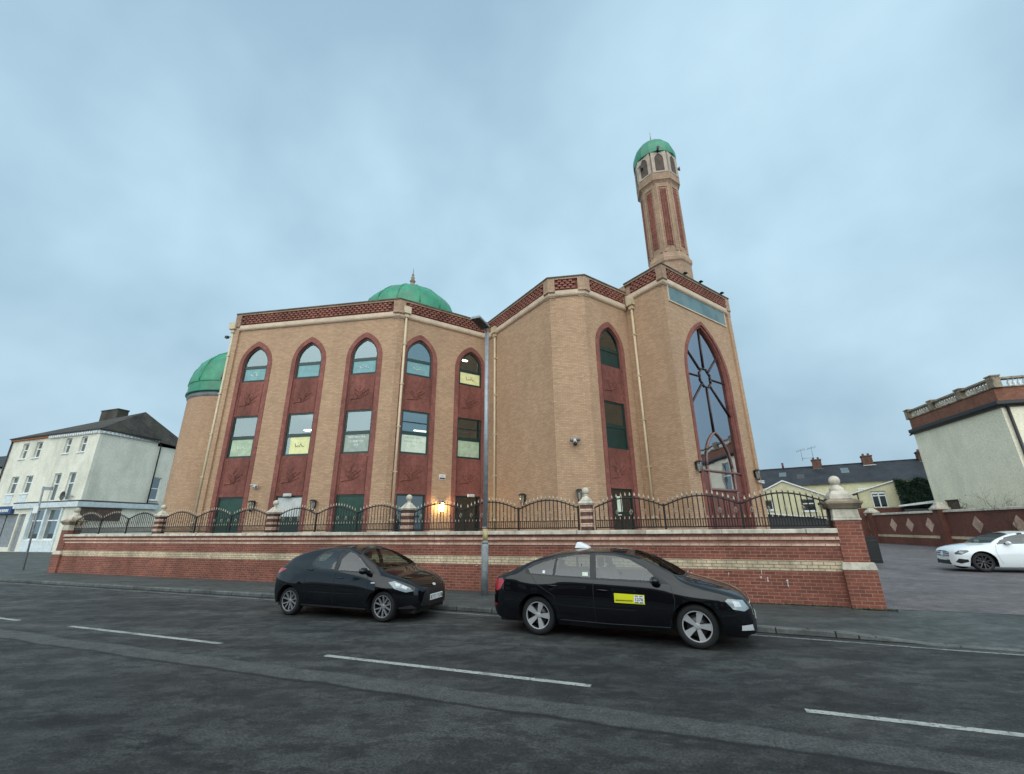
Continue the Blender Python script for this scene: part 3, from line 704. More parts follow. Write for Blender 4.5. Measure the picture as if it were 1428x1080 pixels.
m = MB(); m.lathe([(.16, 24.2), (.14, 24.4), (.05, 24.5), (.09, 24.62), (.03, 24.75), (.012, 25.35), (.001, 25.36)], (mc[0], mc[1], 0), 10); obj('finial', m, 'stone_dark', dd)

# ------------------------------------------------------------------ things fixed to the mosque
def loudspeaker(loc, ang):
    t = thing('loudspeaker', '', 'loudspeaker', loc, ang, 'horn loudspeakers round the minaret lantern')
    T = lambda x, y, z: (x, z, y)
    m = MB(); m.lathe([(.05, 0), (.06, .04), (.09, .08), (.12, .14), (.125, .16), (.1, .15), (.04, .08)], (0, 0, 0), 14, T=T); obj('horn', m, 'lead', t, True)
    m = MB(); m.box(-.02, .02, -.18, .03, -.12, -.04); m.lathe([(.06, -.1), (.06, 0.02)], (0, 0, 0), 10, T=T); obj('driver', m, 'black_plastic', t, True)
    return t
for az, lb in ((-2.62, 'grey horn loudspeaker on the left side of the minaret lantern'), (-.42, 'grey horn loudspeaker on the right side of the minaret lantern'), (-1.75, 'grey horn loudspeaker at the dome rim facing the street')):
    r_ = 1.2 if az != -1.75 else 1.3; zz = 21.9 if az != -1.75 else 22.6
    t = loudspeaker((mc[0] + r_ * cos(az), mc[1] + r_ * sin(az), zz), az - pi / 2); t['label'] = lb
def wall_lantern(fi, s_, z, label, lit=False):
    F = FR[fi]; loc = F(s_, -W, z); t = thing('wall_lantern', label, 'wall lamp', loc, F.ang(), 'black wall lanterns along the mosque')
    m = MB(); m.box(-.05, .05, -.03, 0, -.12, .22); m.box(-.02, .02, -.17, -.02, .2, .24); m.taper(-.15, .15, -.32, -.02, .17, .25, .08, .08); m.lathe([(.05, -.27), (.09, -.22)], (0, -.17, 0), 10)
    for k in range(4): th = pi / 4 + k * pi / 2; m.tube([(.07 * cos(th), -.17 + .07 * sin(th), -.22), (.115 * cos(th), -.17 + .115 * sin(th), .17)], .01, 4)
    obj('bracket', m, 'black_iron', t, True)
    m = MB(); m.lathe([(.06, -.21), (.105, .0), (.11, .16)], (0, -.17, 0), 12); obj('shade', m, 'lamp_glass' if not lit else 'bulb', t, True)
    if not lit:
        m = MB(); m.lathe([(.03, -.2), (.05, -.1), (.045, .1)], (0, -.17, 0), 10); obj('bulb', m, 'white_plastic', t, True)
    return t
wall_lantern(0, 3.05, 2.97, 'unlit black wall lantern between the left two ground floor doors')
wall_lantern(0, 6.29, 2.94, 'unlit black wall lantern right of the grey shuttered door')
lt = wall_lantern(1, 2.89, 2.86, 'glowing wall lantern between the two dark doors near the lamp post', True)
wall_lantern(2, 3.35, 3.1, 'black wall lantern low on the blank angled wall by the lamp post')
wall_lantern(3, .95, 3.1, 'black wall lantern just behind the striped pillar ball on the blank wall')
wall_lantern(6, .74, 4.25, 'black wall lantern left of the great arched window')
wall_lantern(6, 5.72, 4.2, 'black wall lantern right of the great arched window')
pl = bpy.data.lights.new('lantern_light', 'POINT'); pl.energy = 7; pl.color = (1, .62, .25); pl.shadow_soft_size = .12
po = bpy.data.objects.new('lantern_light', pl); COL.objects.link(po); po.location = FR[1](2.89, .32, 2.9)
def camera_(fi, s_, z, mat, label, twin=False, col='white'):
    F = FR[fi]; t = thing('security_camera', label, 'camera', F(s_, -W, z), F.ang())
    m = MB(); m.box(-.07, .07, -.05, 0, -.09, .09); m.tube([(0, -.04, 0), (0, -.16, -.02)], .025, 6); obj('mount', m, mat, t, True)
    m = MB()
    if twin:
        for sx in (-1, 1): m.lathe([(.001, -.1), (.085, -.09), (.09, .05), (.05, .08), (.001, .08)], (0, 0, 0), 12, T=lambda x, y, z, sx=sx: (sx * .14 + x, -.2 + z * .9, y + .03 ))
        obj('lamp_heads', m, 'lead', t, True)
        m = MB(); m.ball((0, -.14, -.14), .085, 10); obj('sensor', m, 'black_plastic', t, True)
    else:
        m.tube([(-.14, -.12, .03), (.15, -.22, -.04)], .06, 10); m.box(-.15, .17, -.26, -.1, .05, .075); obj('housing', m, mat, t, True)
        m = MB(); m.tube([(.14, -.215, -.037), (.17, -.226, -.045)], .045, 10); obj('lens', m, 'black_plastic', t, True)
    return t
camera_(0, 3.01, 3.9, 'white_plastic', 'white security camera above the leftmost wall lantern')
camera_(6, 5.9, 3.85, 'white_plastic', 'white security camera under the lantern right of the great arch')
camera_(3, .9, 5.4, 'white_plastic', 'twin headed security light alone on the blank brick wall', True)
for i, cx, dx, lb in ((0, 4.85, -.05, 'white bulkhead light above the grey shuttered door'), (1, 4.41, .12, 'white bulkhead light above the dark door beside the lamp post')):
    F = FR[i]; t = thing('bulkhead_light', lb, 'light', F(cx + dx, -W, 3.43), F.ang())
    m = MB(); m.box(-.2, .2, -.1, .0, -.06, .08); obj('body', m, 'white_plastic', t, True, bevel=.015)
    m = MB(); m.box(-.17, .17, -.125, -.1, -.04, .06); obj('diffuser', m, 'curtain', t, True)
# small enamel sign
F = FR[1]; t = thing('wall_sign', 'small white sign with a dark lower strip above the glowing lantern', 'sign', F(2.9, -W, 4.3), F.ang())
m = MB(); m.box(-.17, .17, -.02, 0, -.11, .14); obj('plate', m, 'white_plastic', t, True)
m = MB(); m.box(-.15, .15, -.024, -.02, -.09, -.02); m.box(-.12, .1, -.024, -.02, .05, .07); obj('lettering', m, 'ink', t, True)
# floodlights along the tower coping
for s_, lb in ((2.0, 'small black floodlight on the tower coping nearest the minaret'), (3.41, 'small black floodlight midway along the tower coping'), (5.47, 'small black floodlight at the right end of the tower coping')):
    F = FR[6]; t = thing('floodlight', lb, 'floodlight', F(s_, .0, HT + .02), F.ang(), 'floodlights on the tower coping')
    m = MB(); m.box(-.02, .02, -.03, .02, 0, .08); m.box(-.09, .09, -.02, .01, .06, .075); obj('bracket', m, 'black_plastic', t, True)
    m = MB(); m.taper(-.11, .11, -.15, .03, .08, .135, .02, .02); obj('head', m, 'black_plastic', t, True, bevel=.01)
# bird spikes / small aerial on the left corner
t = thing('bracket_camera', 'small black camera on a bracket at the top left corner of the mosque', 'camera', FR[0](-.05, -.05, 12.2), FR[0].ang())
m = MB(); m.tube([(0, 0, 0), (-.3, -.05, 0)], .02, 6); m.box(-.42, -.25, -.12, .02, -.08, .05); obj('arm', m, 'black_plastic', t, True)

# posters behind the window glass
def poster(i, cx, z0, z1, w_, mat, label, ink=None, dx=0):
    F = off(FR[i], -W); zc = (z0 + z1) / 2
    t = thing('window_poster', label, 'poster', F(cx + dx, -.108, zc), FR[i].ang(), 'posters in the mosque windows')
    m = MB(); hh = (z1 - z0) / 2; m.box(-w_ / 2, w_ / 2, -.001, .003, -hh, hh); obj('sheet', m, mat, t, True)
    if ink:
        m = MB(); col, kind, seed = ink; rg = random.Random(seed)
        if kind == 'script':
            pts = [(-.26 + .065 * k, -.05 + .035 * sin(k * 2.1 + seed) + (.12 if k in (0, 5) else 0)) for k in range(9)]
            m.tube([(x, -.006, z) for x, z in pts], .014, 5)
            for k in range(3): m.box(-.1 + k * .1, -.07 + k * .1, -.008, -.001, .1 + .03 * (k % 2), .125 + .03 * (k % 2))
        elif kind == 'lines':
            for r_, (wd, n_) in enumerate(((.9, 11), (1.0, 13), (.25, 3))):
                for k in range(n_):
                    if rg.random() < .12: continue
                    x = -wd / 2 + wd * k / n_; h_ = .05
                    m.box(x, x + .02, -.006, -.001, .25 - r_ * .2, .25 - r_ * .2 + h_ * 1.6)
                    if rg.random() < .7: m.box(x + .02, x + .05, -.006, -.001, .25 - r_ * .2 + rg.choice((0, .03, .06)), .25 - r_ * .2 + rg.choice((0, .03, .06)) + .02)
        obj('writing', m, col, t, True)
poster(0, 1.66, 5.45, 6.3, 1.2, 'paper_green', 'greenish poster in the leftmost first floor window', ('paper_pale', 'script', 1))
poster(0, 4.85, 5.45, 6.32, 1.08, 'paper_yellow', 'yellow poster with black handwriting in a lit first floor window', ('ink', 'script', 2), .1)
poster(0, 8.03, 5.45, 6.32, 1.28, 'paper_grey', 'grey green poster with three lines of white lettering', ('white_plastic', 'lines', 3))
poster(1, 1.33, 5.45, 6.32, 1.28, 'paper_pale', 'pale poster right of the corner downpipe on the first floor', ('paper_green', 'lines', 4))
poster(1, 4.41, 5.45, 6.32, 1.28, 'paper_green', 'dim green poster in the dark first floor window by the lamp post')
poster(0, 1.66, 9.52, 10.2, 1.22, 'paper_teal', 'teal poster in the leftmost arched window', ('paper_pale', 'script', 5))
poster(0, 4.85, 9.52, 10.2, 1.22, 'paper_teal', 'plain teal sheet in the second arched window from the left')
poster(0, 8.03, 9.52, 10.2, 1.22, 'paper_teal', 'teal poster with white script in the third arched window from the left', ('white_plastic', 'script', 6))
poster(1, 1.33, 9.52, 10.2, 1.22, 'paper_teal', 'teal poster with a white line in the arched window right of the downpipe', ('white_plastic', 'script', 7))
poster(1, 4.41, 9.52, 10.2, 1.22, 'paper_yellow', 'yellow poster with black arabic script in the lit arched window', ('ink', 'script', 8))
poster(4, 1.58, 2.3, 3.1, .35, 'paper_pale', 'pale notice in the narrow door of the right wing', None, -.15)
# ================================================================== BOUNDARY WALL, PIERS, FENCE
WN = 12.44
WF = Fr(rn(0, WN, 0), (cos(UA), sin(UA)))        # s along, d to the viewer from the wall face
bw = thing('boundary_wall', 'long low red brick wall with cream bands and stone coping along the pavement', 'wall', WF(-11.8, 0, .1))
S0, S1 = -27.2, 3.33
def course(name, z0, z1, d, mat):
    m = MB(); m.box(S0, S1, -.3, d, z0, z1, WF); return obj(name, m, mat, bw)
course('brickwork', .05, .83, .0, 'wall_red')
course('cream_band', .83, 1.055, .004, 'wall_cream')
course('brickwork', 1.055, 1.37, .0, 'wall_red')
course('pink_band', 1.37, 1.44, .02, 'wall_pink')
course('brickwork', 1.44, 1.505, .012, 'wall_red')
course('pink_band', 1.505, 1.585, .035, 'wall_pink')
course('brickwork', 1.585, 1.65, .015, 'wall_red')
rg = random.Random(3)
PIL = [-20.87, -14.4, -8.45, -2.5]
m = MB(); s_ = S0
while s_ < S1 - .1:
    e = min(s_ + .9 + rg.uniform(-.03, .03), S1)
    if S1 - e < .3: e = S1
    j = rg.uniform(-.008, .008)
    m.taper(s_ + .004, e - .004, -.36 + j, .075 + j, 1.65, 1.755 + j * .6, .0, .012, WF); s_ = e
obj('coping', m, 'stone', bw, bevel=.012)
# pale scars on the brick near the right end
m = MB()
for a, z, w_, h_ in ((-.02, .70, .015, .09), (.05, .68, .02, .07), (1.62, .73, .014, .1), (1.58, .64, .03, .05), (1.72, .57, .02, .11), (2.1, .6, .05, .03), (2.12, .48, .018, .12), (-5.9, .78, .08, .015), (-16.2, .72, .2, .012), (.9, .71, .02, .05)):
    m.prism([(a, z), (a + w_, z + .01), (a + w_ * .8, z + h_ * .5), (a + w_ * 1.2, z + h_), (a + w_ * .3, z + h_ * .9), (a + w_ * .2, z + h_ * .4)], .002, .006, lambda x, y, q: WF(x, q, y))
obj('paint_scars', m, 'white_paint', bw)
# small striped pillars with ball finials
LABP = ['striped stone pillar with ball finial, leftmost of the small ones on the wall', 'striped stone pillar with ball finial before the grey shuttered door', 'striped stone pillar with ball finial above the small black hatchback', 'striped stone pillar with ball finial above the taxi']
proto = None
for k, s_ in enumerate(PIL):
    if proto is None:
        t = thing('wall_pillar', LABP[k], 'pillar', WF(s_, -.15, 1.75), UA, 'small striped pillars on the boundary wall')
        rd = MB(); pk = MB(); z = 0; A_, B_ = .155, .17
        for q in range(7):
            h_ = .1 if q % 2 else .095; e = .215 if q % 2 else .235
            e = B_ if q % 2 else A_; (pk if q % 2 else rd).box(-e, e, -e, e, z, z + h_); z += h_
        obj('shaft', rd, 'old_brick', t, True, bevel=.006); obj('stone_bands', pk, 'wall_pink', t, True, bevel=.012)
        m = MB(); m.taper(-.18, .18, -.18, .18, z, z + .05, -.02, -.02); m.taper(-.21, .21, -.21, .21, z + .05, z + .12, .05, .05); m.taper(-.155, .155, -.155, .155, z + .12, z + .24, .085, .085); m.lathe([(.08, z + .2), (.05, z + .26), (.07, z + .29), (.04, z + .31)], n=14)
        obj('cap', m, 'stone', t, True, bevel=.01)
        m = MB(); m.ball((0, 0, z + .40), .105, 18); obj('ball', m, 'stone', t, True)
        proto = t
    else:
        t = copy_tree(proto); t.location = WF(s_, -.15, 1.75); t['label'] = LABP[k]
# the two big gate piers
def pier(s_, lab):
    t = thing('gate_pier', lab, 'pier', WF(s_, -.22, .05), UA, 'big brick piers ending the boundary wall')
    m = MB(); m.box(-.31, .31, -.31, .31, 0, .82); obj('plinth', m, 'wall_red', t, True)
    m = MB(); m.taper(-.33, .33, -.33, .33, .82, .98, .03, .03); obj('plinth_cap', m, 'stone', t, True, bevel=.012)
    m = MB(); m.box(-.25, .25, -.25, .25, .98, 1.88); obj('shaft', m, 'wall_red', t, True)
    m = MB(); m.box(-.275, .275, -.275, .275, 1.88, 1.93); m.taper(-.26, .26, -.26, .26, 1.93, 2.14, .01, .01); obj('stone_block', m, 'stone', t, True, bevel=.01)
    m = MB()
    for h, z0, z1, i_ in ((.28, 2.14, 2.19, -.03), (.31, 2.19, 2.25, -.04), (.36, 2.25, 2.31, 0), (.33, 2.31, 2.36, .06)): m.taper(-h, h, -h, h, z0, z1, i_, i_)
    obj('cornice', m, 'stone_dark', t, True, bevel=.008)
    m = MB(); m.taper(-.24, .24, -.24, .24, 2.36, 2.46, .01, .01); m.taper(-.21, .21, -.21, .21, 2.46, 2.56, .07, .07); m.lathe([(.15, 2.54), (.15, 2.61), (.09, 2.67), (.06, 2.71)], n=16); obj('cap', m, 'stone', t, True, bevel=.012)
    m = MB(); m.ball((0, 0, 2.80), .118, 18); obj('ball', m, 'stone', t, True)
    return t
pier(3.57, 'big red brick pier with stone cap and ball at the right end of the wall')
pier(-27.3, 'red brick pier with stone cap and ball ending the wall at the far left')

# fence panels
def make_panel(L):
    t = thing('fence_panel', '', 'railing', (0, 0, 0), UA, 'arched black railing panels on the boundary wall')
    top = lambda x: .60 + .24 * sin(pi * max(0, min(1, x / L)))
    m = MB()
    m.tube([(L * k / 14, 0, top(L * k / 14)) for k in range(15)], .02, 5)
    m.box(0, L, -.012, .012, .04, .075); m.box(0, L, -.008, .008, .24, .26)
    obj('rails', m, 'black_iron', t, True)
    m = MB(); m.box(L - .025, L + .025, -.025, .025, 0, .66); m.box(-.012, .012, -.012, .012, 0, .62); obj('post', m, 'black_iron', t, True)
    bars = MB(); tips = MB(); n = 15
    for k in range(1, n):
        x = L * k / n; zt = top(x) + .03
        bars.tube([(x, 0, .045), (x, 0, zt + .02)], .0135, 4, cap=False)
        tips.add([(x, 0, zt + .13), (x - .024, 0, zt + .045), (x, -.013, zt + .045), (x + .024, 0, zt + .045), (x, .016, zt + .045), (x, 0, zt)], [(0, 1, 2), (0, 2, 3), (0, 3, 4), (0, 4, 1), (5, 2, 1), (5, 3, 2), (5, 4, 3), (5, 1, 4)])
        xs = x - L / n / 2
        bars.tube([(xs, 0, .045), (xs, 0, .27)], .0115, 4, cap=False)
        tips.add([(xs, 0, .35), (xs - .014, 0, .29), (xs, -.008, .29), (xs + .014, 0, .29), (xs, .008, .29), (xs, 0, .26)], [(0, 1, 2), (0, 2, 3), (0, 3, 4), (0, 4, 1), (5, 2, 1), (5, 3, 2), (5, 4, 3), (5, 1, 4)])
        if k % 3 == 2:
            zc = .46
            for q in range(4):
                th = q * pi / 2; tips.tube([(x + .038 * cos(th) * sin(pi * j / 6), .038 * sin(th) * sin(pi * j / 6), zc - .075 + .15 * j / 6) for j in range(7)], .006, 4, cap=False)
    obj('bars', bars, 'black_iron', t, True); obj('spear_tips', tips, 'gold_iron', t, True)
    return t
bays = [(-26.93, -21.1), (-20.63, -14.65), (-14.15, -8.7), (-8.2, -2.74), (-2.26, 3.28)]
where = ['in the far left bay of the wall', 'in the bay left of the shuttered door pillar', 'in the bay above the hatchback', 'in the bay crossed by the lamp post', 'in the rightmost bay above the taxi']
protos = {}
for b, (a, e) in enumerate(bays):
    L = (e - a) / 3
    for k in range(3):
        key = round(L, 2)
        if key not in protos: t = protos[key] = make_panel(L)
        else: t = copy_tree(protos[key])
        t.location = WF(a + k * L, -.14, 1.765)
        t['label'] = '%s black and gold arched railing panel %s' % (('left', 'middle', 'right')[k], where[b])

# weeds along the foot of the wall
rg = random.Random(5); m = MB()
for k in range(900):
    s_ = rg.choice((rg.uniform(-27, 3.2), rg.gauss(2.2, .7), rg.gauss(3.6, .3), rg.gauss(-3, 1.5)))
    if s_ > 4.05 or s_ < -27: continue
    d = rg.uniform(.0, .05) + (.2 if s_ > 3.2 else 0); h_ = rg.uniform(.015, .06); a = rg.uniform(-.04, .04)
    p = WF(s_, d, .1); q = WF(s_ + .012, d + .01, .1); r_ = WF(s_ + a, d + rg.uniform(0, .04), .1 + h_)
    m.add([p, q, r_], [(0, 1, 2)])
solo('weeds', m, 'weed', 'low weeds and moss in the joint between wall and pavement', 'weeds', WF(-12, 0, .1), kind='stuff')

# ------------------------------------------------------------------ lamp post
lp = thing('street_lamp', 'tall grey street lamp standing between the two black cars by the wall', 'street lamp', (-.81, 12.9, .1), UA)
m = MB(); m.tube([(0, 0, 0), (0, 0, 1.32)], .1, 14); m.tube([(0, 0, 1.32), (0, 0, 1.40)], [.1, .074], 14); m.box(-.05, .05, -.092, -.06, .5, .95); obj('base_column', m, 'galv_dull', lp, True)
m = MB(); m.tube([(0, 0, 1.36), (0, 0, 1.72)], .073, 14); obj('yellow_section', m, 'yellow_band', lp, True)
m = MB(); m.tube([(0, 0, 1.7), (0, 0, 7.9)], [.072, .062], 14); m.box(-.06, .06, -.075, .06, 1.74, 1.78); m.tube([(0, 0, 7.8), (0, -.05, 7.95), (0, -.2, 8.0)], .03, 8); obj('pole', m, 'galv', lp, True)
T = lambda x, y, z: (x, y, z)
m = MB(); m.taper(-.17, .17, -.92, -.12, 8.02, 8.10, .04, .04); m.box(-.17, .17, -.92, -.12, 7.985, 8.02); hd = obj('lamp_head', m, 'galv', lp, True, bevel=.01)
m = MB(); m.box(-.135, .135, -.88, -.16, 7.972, 7.986); obj('led_panel', m, 'dark_grey', hd, True)

# leaning sign post far left
sg = thing('sign_post', 'thin leaning sign post seen edge on at the far left corner', 'sign post', (-24.3, 22.85, .1), 0)
m = MB(); top = Vector((-.42, .1, 4.05)); m.tube([(0, 0, 0), top], .04, 8); obj('pole', m, 'galv_dull', sg, True)
m = MB(); q = top * .985; m.box(q.x - .05, q.x + .5, q.y - .02, q.y + .02, q.z - .13, q.z + .03); obj('name_arm', m, 'galv_dull', sg, True)
m = MB(); q = top * .70; m.box(q.x - .18, q.x + .08, q.y - .09, q.y - .05, q.z - .14, q.z + .2); obj('plate', m, 'white_plastic', sg, True)

# ================================================================== LEFT CORNER BUILDING
la, lb_ = Vector((-40.82, 41.53)), Vector((-54.75, 46.24)); lu = (la - lb_).normalized()
LF = Fr(la, lu)                              # s negative to the left of the corner
side = Vector((-39.48, 47.06)) - la; SF = Fr(la, side)
hb = thing('corner_shop_building', 'three storey pale rendered corner building with hipped slate roof and shopfront', 'building', (-44, 46, .1))
LW = 14.72
wins = [(-12.0, 9.3, 10.95, 1.05), (-9.62, 9.3, 10.95, 1.05), (-4.72, 9.45, 10.98, .95), (-2.25, 9.45, 10.98, .95),
        (-11.9, 5.65, 7.43, 1.25), (-9.45, 5.65, 7.43, 1.25), (-4.72, 4.75, 7.43, 1.1), (-2.42, 4.75, 7.43, 1.1)]
m = MB(); m.plate(rect(-LW, 0, .1, 11.5), [rect(c - w_ / 2, c + w_ / 2, z0, z1) for c, z0, z1, w_ in wins] + [rect(-7.0, -4.75, 1.2, 4.0), rect(-4.55, -2.3, 1.2, 4.0), rect(-13.9, -9.2, .5, 3.65), rect(-9.0, -7.9, .12, 3.6)], -.3, 0, LF)
obj('wall', m, 'render_old', hb)
sw = (6.65, 5.1, 7.5, .95)
m = MB(); m.plate(rect(0, 5.72, .1, 11.5), [], -.3, 0, SF); obj('wall', m, 'render_old', hb)
m = MB(); m.plate(rect(5.72, 10.5, .1, 10.85), [rect(sw[0] - .45, sw[0] + .45, sw[1], sw[2])], -.3, -.05, SF); obj('wall', m, 'render_old', hb)
back = [LF(-LW, -10.5, 0), SF(10.5, -9.6, 0)]
m = MB(); m.sweep([SF(10.5, -.05, 0), back[1], back[0], LF(-LW, 0, 0)], [(0, .1), (-.25, .1), (-.25, 10.8), (0, 10.8)]); obj('wall', m, 'render_old', hb)
def sash(F, c, z0, z1, w_, dep=-.2, par=hb, fr='white_paint', curtain=False, transom=.5, mull=False):
    m = MB(); m.plate(rect(c - w_ / 2, c + w_ / 2, z0, z1), [rect(c - w_ / 2 + .09, c + w_ / 2 - .09, z0 + .09, z1 - .09)], dep - .05, dep + .04, F, True)
    if transom: zt = z0 + (z1 - z0) * transom; m.box(c - w_ / 2 + .05, c + w_ / 2 - .05, dep - .05, dep + .06, zt - .05, zt + .05, F)
    if mull: m.box(c - .05, c + .05, dep - .05, dep + .05, z0, z1, F)
    wf = obj('window', m, fr, par)
    m = MB(); m.box(c - w_ / 2 + .05, c + w_ / 2 - .05, dep - .03, dep - .01, z0 + .05, z1 - .05, F); obj('pane', m, 'house_glass' if not curtain else 'curtain', wf)
    m = MB(); m.box(c - w_ / 2 - .1, c + w_ / 2 + .1, -.1, .1, z0 - .12, z0 - .003, F); obj('sill', m, 'white_paint' if fr == 'white_paint' else 'stone', wf)
    return wf
for k, (c, z0, z1, w_) in enumerate(wins): sash(LF, c, z0, z1, w_, transom=.62 if k > 3 else .55)
for c in (-11.9, -9.45): m = MB(); m.box(c - .62, c + .62, -.02, .05, 4.7, 5.5, LF); obj('window_panel', m, 'blue_white', hb)
sash(SF, *[sw[0], sw[1], sw[2], .9], transom=.5)
for c in (-5.87, -3.42): sash(LF, c, 1.2, 4.0, 2.25, transom=.62, mull=False)
m = MB()
for x in (-7.05, -4.65, -2.2): m.box(x - .12, x + .12, -.1, .12, 1.1, 4.1, LF)
m.box(-7.2, -2.1, -.05, .08, .12, 1.15, LF); obj('shop_surround', m, 'blue_white', hb)
m = MB(); m.box(-13.8, -11.7, -.25, -.2, .5, 3.6, LF); m.box(-11.5, -9.2, -.25, -.2, .5, 3.6, LF); m.box(-8.95, -7.95, -.25, -.15, .15, 3.55, LF); obj('shop_shutter', m, 'galv_dull', hb)
m = MB(); m.sweep([LF(-9.9, 0, 0), la, SF(7.1, 0, 0)], [(-.02, 4.12), (.3, 4.12), (.34, 4.55), (.3, 4.62), (-.02, 4.68)]); obj('fascia', m, 'blue_white', hb)
m = MB(); m.sweep([LF(-9.9, 0, 0), la, SF(7.1, 0, 0)], [(-.02, 4.68), (.36, 4.62), (.36, 4.7), (-.02, 4.76)]); obj('fascia_flashing', m, 'dark_grey', hb)
m = MB(); m.box(-12.9, -10.1, 0, .28, 3.68, 4.4, LF); sn = obj('shop_sign', m, 'sign_blue', hb)
m = MB()
for k, w_ in enumerate((.22, .16, .2, .18, .2, .15)): m.box(-12.2 + k * .3, -12.2 + k * .3 + w_, .28, .3, 3.85, 4.12, LF)
obj('sign_lettering', m, 'white_plastic', sn)
m = MB(); m.box(.2, 3.7, .0, .12, 2.9, 4.05, SF); obj('side_panel', m, 'shed_brown', hb)
# dentil cornice
m = MB(); m.sweep([LF(-8, 0, 0), la, SF(5.72, 0, 0)], [(0, 11.15), (.12, 11.15), (.2, 11.45), (0, 11.5)])
for F_, a, b in ((LF, -8, 0), (SF, 0, 5.7)):
    x = a + .1
    while x < b - .1: m.box(x, x + .16, .1, .26, 11.2, 11.38, F_); x += .36
obj('dentil_cornice', m, 'white_paint', hb)
m = MB(); m.box(-LW, -8, 0, .2, 11.3, 11.5, LF); obj('orange_eave', m, 'orange_tile', hb)
m = MB(); m.sweep([LF(-LW, 0, 0), la, SF(5.72, 0, 0)], [(.1, 11.45), (.3, 11.45), (.3, 11.58), (.1, 11.58)]); m.tube([SF(5.6, .12, 11.4), SF(6.0, .12, 10.9), SF(6.0, .12, 4.7)], .06, 6); m.tube([LF(-LW + .1, .1, 11.4), LF(-LW + .1, .1, .2)], .07, 6); obj('gutter', m, 'black_plastic', hb)
m = MB()
e0, e1 = LF(-LW - .2, .35, 11.55), tuple(Vector(la) + (LF.n * .35 + SF.n * .35)) + (11.55,)
e2 = SF(9.9, .35, 10.95); e3 = LF(-LW - .2, -11, 11.55); rdg0 = LF(-LW + 1.0, -5.4, 14.0); rdg1 = (-41.2, 46.4, 14.6)
e4 = (e2[0] - 9.8, e2[1] + 3.3, 11.2)
m.add([e0, e1, rdg1, rdg0, e2, e4, e3], [(0, 1, 2, 3), (1, 4, 2), (4, 5, 2), (5, 6, 3, 2), (6, 0, 3)]); obj('roof', m, 'slate_brown', hb)
m = MB(); CH = LF(-7.9, -5.0, 0); Fc = Fr(CH, lu); m.box(-2.0, 1.0, -.6, .5, 12.6, 15.4, Fc); m.box(-2.05, 1.05, -.65, .55, 15.4, 15.52, Fc); obj('chimney', m, 'slate_brown', hb)
sd_ = thing('satellite_dish', 'dark round satellite dish on the corner building above its fascia', 'satellite dish', LF(-2.0, .1, 5.1), LF.ang())
m = MB(); m.lathe([(.001, .02), (.25, .05), (.42, .14)], n=18, T=lambda x, y, z: (x, -.25 - z, y + .05)); obj('dish', m, 'dark_grey', sd_, True)
m = MB(); m.tube([(0, 0, -.1), (0, -.28, .0)], .03, 6); m.tube([(0, -.3, -.3), (.1, -.75, -.05)], .015, 5); m.box(.5, .9, -.1, 0, -.02, .04); obj('arm', m, 'galv_dull', sd_, True)
# neighbour further along
nb = thing('far_house', 'sliver of a grey gabled house beyond the corner building at the left edge', 'house', LF(-24, -5, .1))
m = MB(); m.box(-33, -15.6, -9, -.4, .1, 8.6, LF); obj('wall', m, 'render_old', nb)
m = MB(); m.add([LF(-33, .1, 8.6), LF(-15.3, .1, 8.6), LF(-15.3, -4.6, 11.2), LF(-33, -4.6, 11.2), LF(-33, -9.2, 8.6), LF(-15.3, -9.2, 8.6)], [(0, 1, 2, 3), (3, 2, 5, 4), (1, 5, 2), (0, 3, 4)]); obj('roof', m, 'slate', nb)
for c in (-30.5, -26, -21.5, -17.5): sash(off(LF, -.4), c, 5.4, 7.2, 1.2, par=nb, dep=.04)

# ================================================================== RIGHT: DRIVEWAY WALL, BUILDINGS
DW = [(37.6, 52.0), (36.2, 48.6), (34.55, 42.9), (32.6, 33.8), (30.75, 26.4), (29.2, 20.2)]
dwt = thing('driveway_wall', 'red brick wall with cream diamonds and cream band beside the driveway', 'wall', (32.6, 33.8, .1))
zc0 = 2.62
def dws(name, prof, mat): m = MB(); m.sweep([(p[0], p[1]) for p in DW], prof); return obj(name, m, mat, dwt)
dws('brickwork', [(-.15, .05), (.15, .05), (.15, .72), (-.15, .72)], 'drive_red')
dws('cream_band', [(-.15, .72), (.17, .72), (.17, .92), (-.15, .92)], 'wall_cream')
dws('brickwork', [(-.15, .92), (.14, .92), (.14, zc0), (-.15, zc0)], 'drive_red')
dws('coping', [(-.24, zc0), (.26, zc0), (.24, zc0 + .14), (0, zc0 + .17), (-.22, zc0 + .14)], 'stone')
m = MB()
for a, b, ts in ((0, 1, (.5,)), (1, 2, (.15, .8)), (2, 3, (.32, .56, .82)), (3, 4, (.42, .86)), (4, 5, (.3, .75))):
    F_ = Fr(DW[a], Vector(DW[b]) - Vector(DW[a])); L_ = (Vector(DW[b]) - Vector(DW[a])).length
    for t_ in ts:
        c = L_ * t_; m.prism([(c - .5, 1.72), (c, 1.16), (c + .5, 1.72), (c, 2.28)], .14, .165, lambda x, y, z: F_(x, z, y))
obj('cream_diamonds', m, 'wall_pink', dwt)
lbs = ('brick pier with pale cap on the driveway wall behind the gate pier', 'brick pier with stepped cap on the driveway wall left of the white building')
for k, (p, lb2) in enumerate((((34.5, 43.0), lbs[0]), ((32.45, 33.9), lbs[1]))):
    t = thing('wall_pier', lb2, 'pier', (*p, .1), R(77), 'piers on the driveway wall')
    m = MB(); m.box(-.33, .33, -.33, .33, 0, 2.72); obj('shaft', m, 'drive_red', t, True)
    m = MB(); m.taper(-.46, .46, -.46, .46, 2.72, 2.86, -.0, -.0); m.taper(-.42, .42, -.42, .42, 2.86, 3.05, .14, .14); m.taper(-.26, .26, -.26, .26, 3.05, 3.3 if k else 3.2, .1, .1); obj('cap', m, 'stone', t, True, bevel=.02)
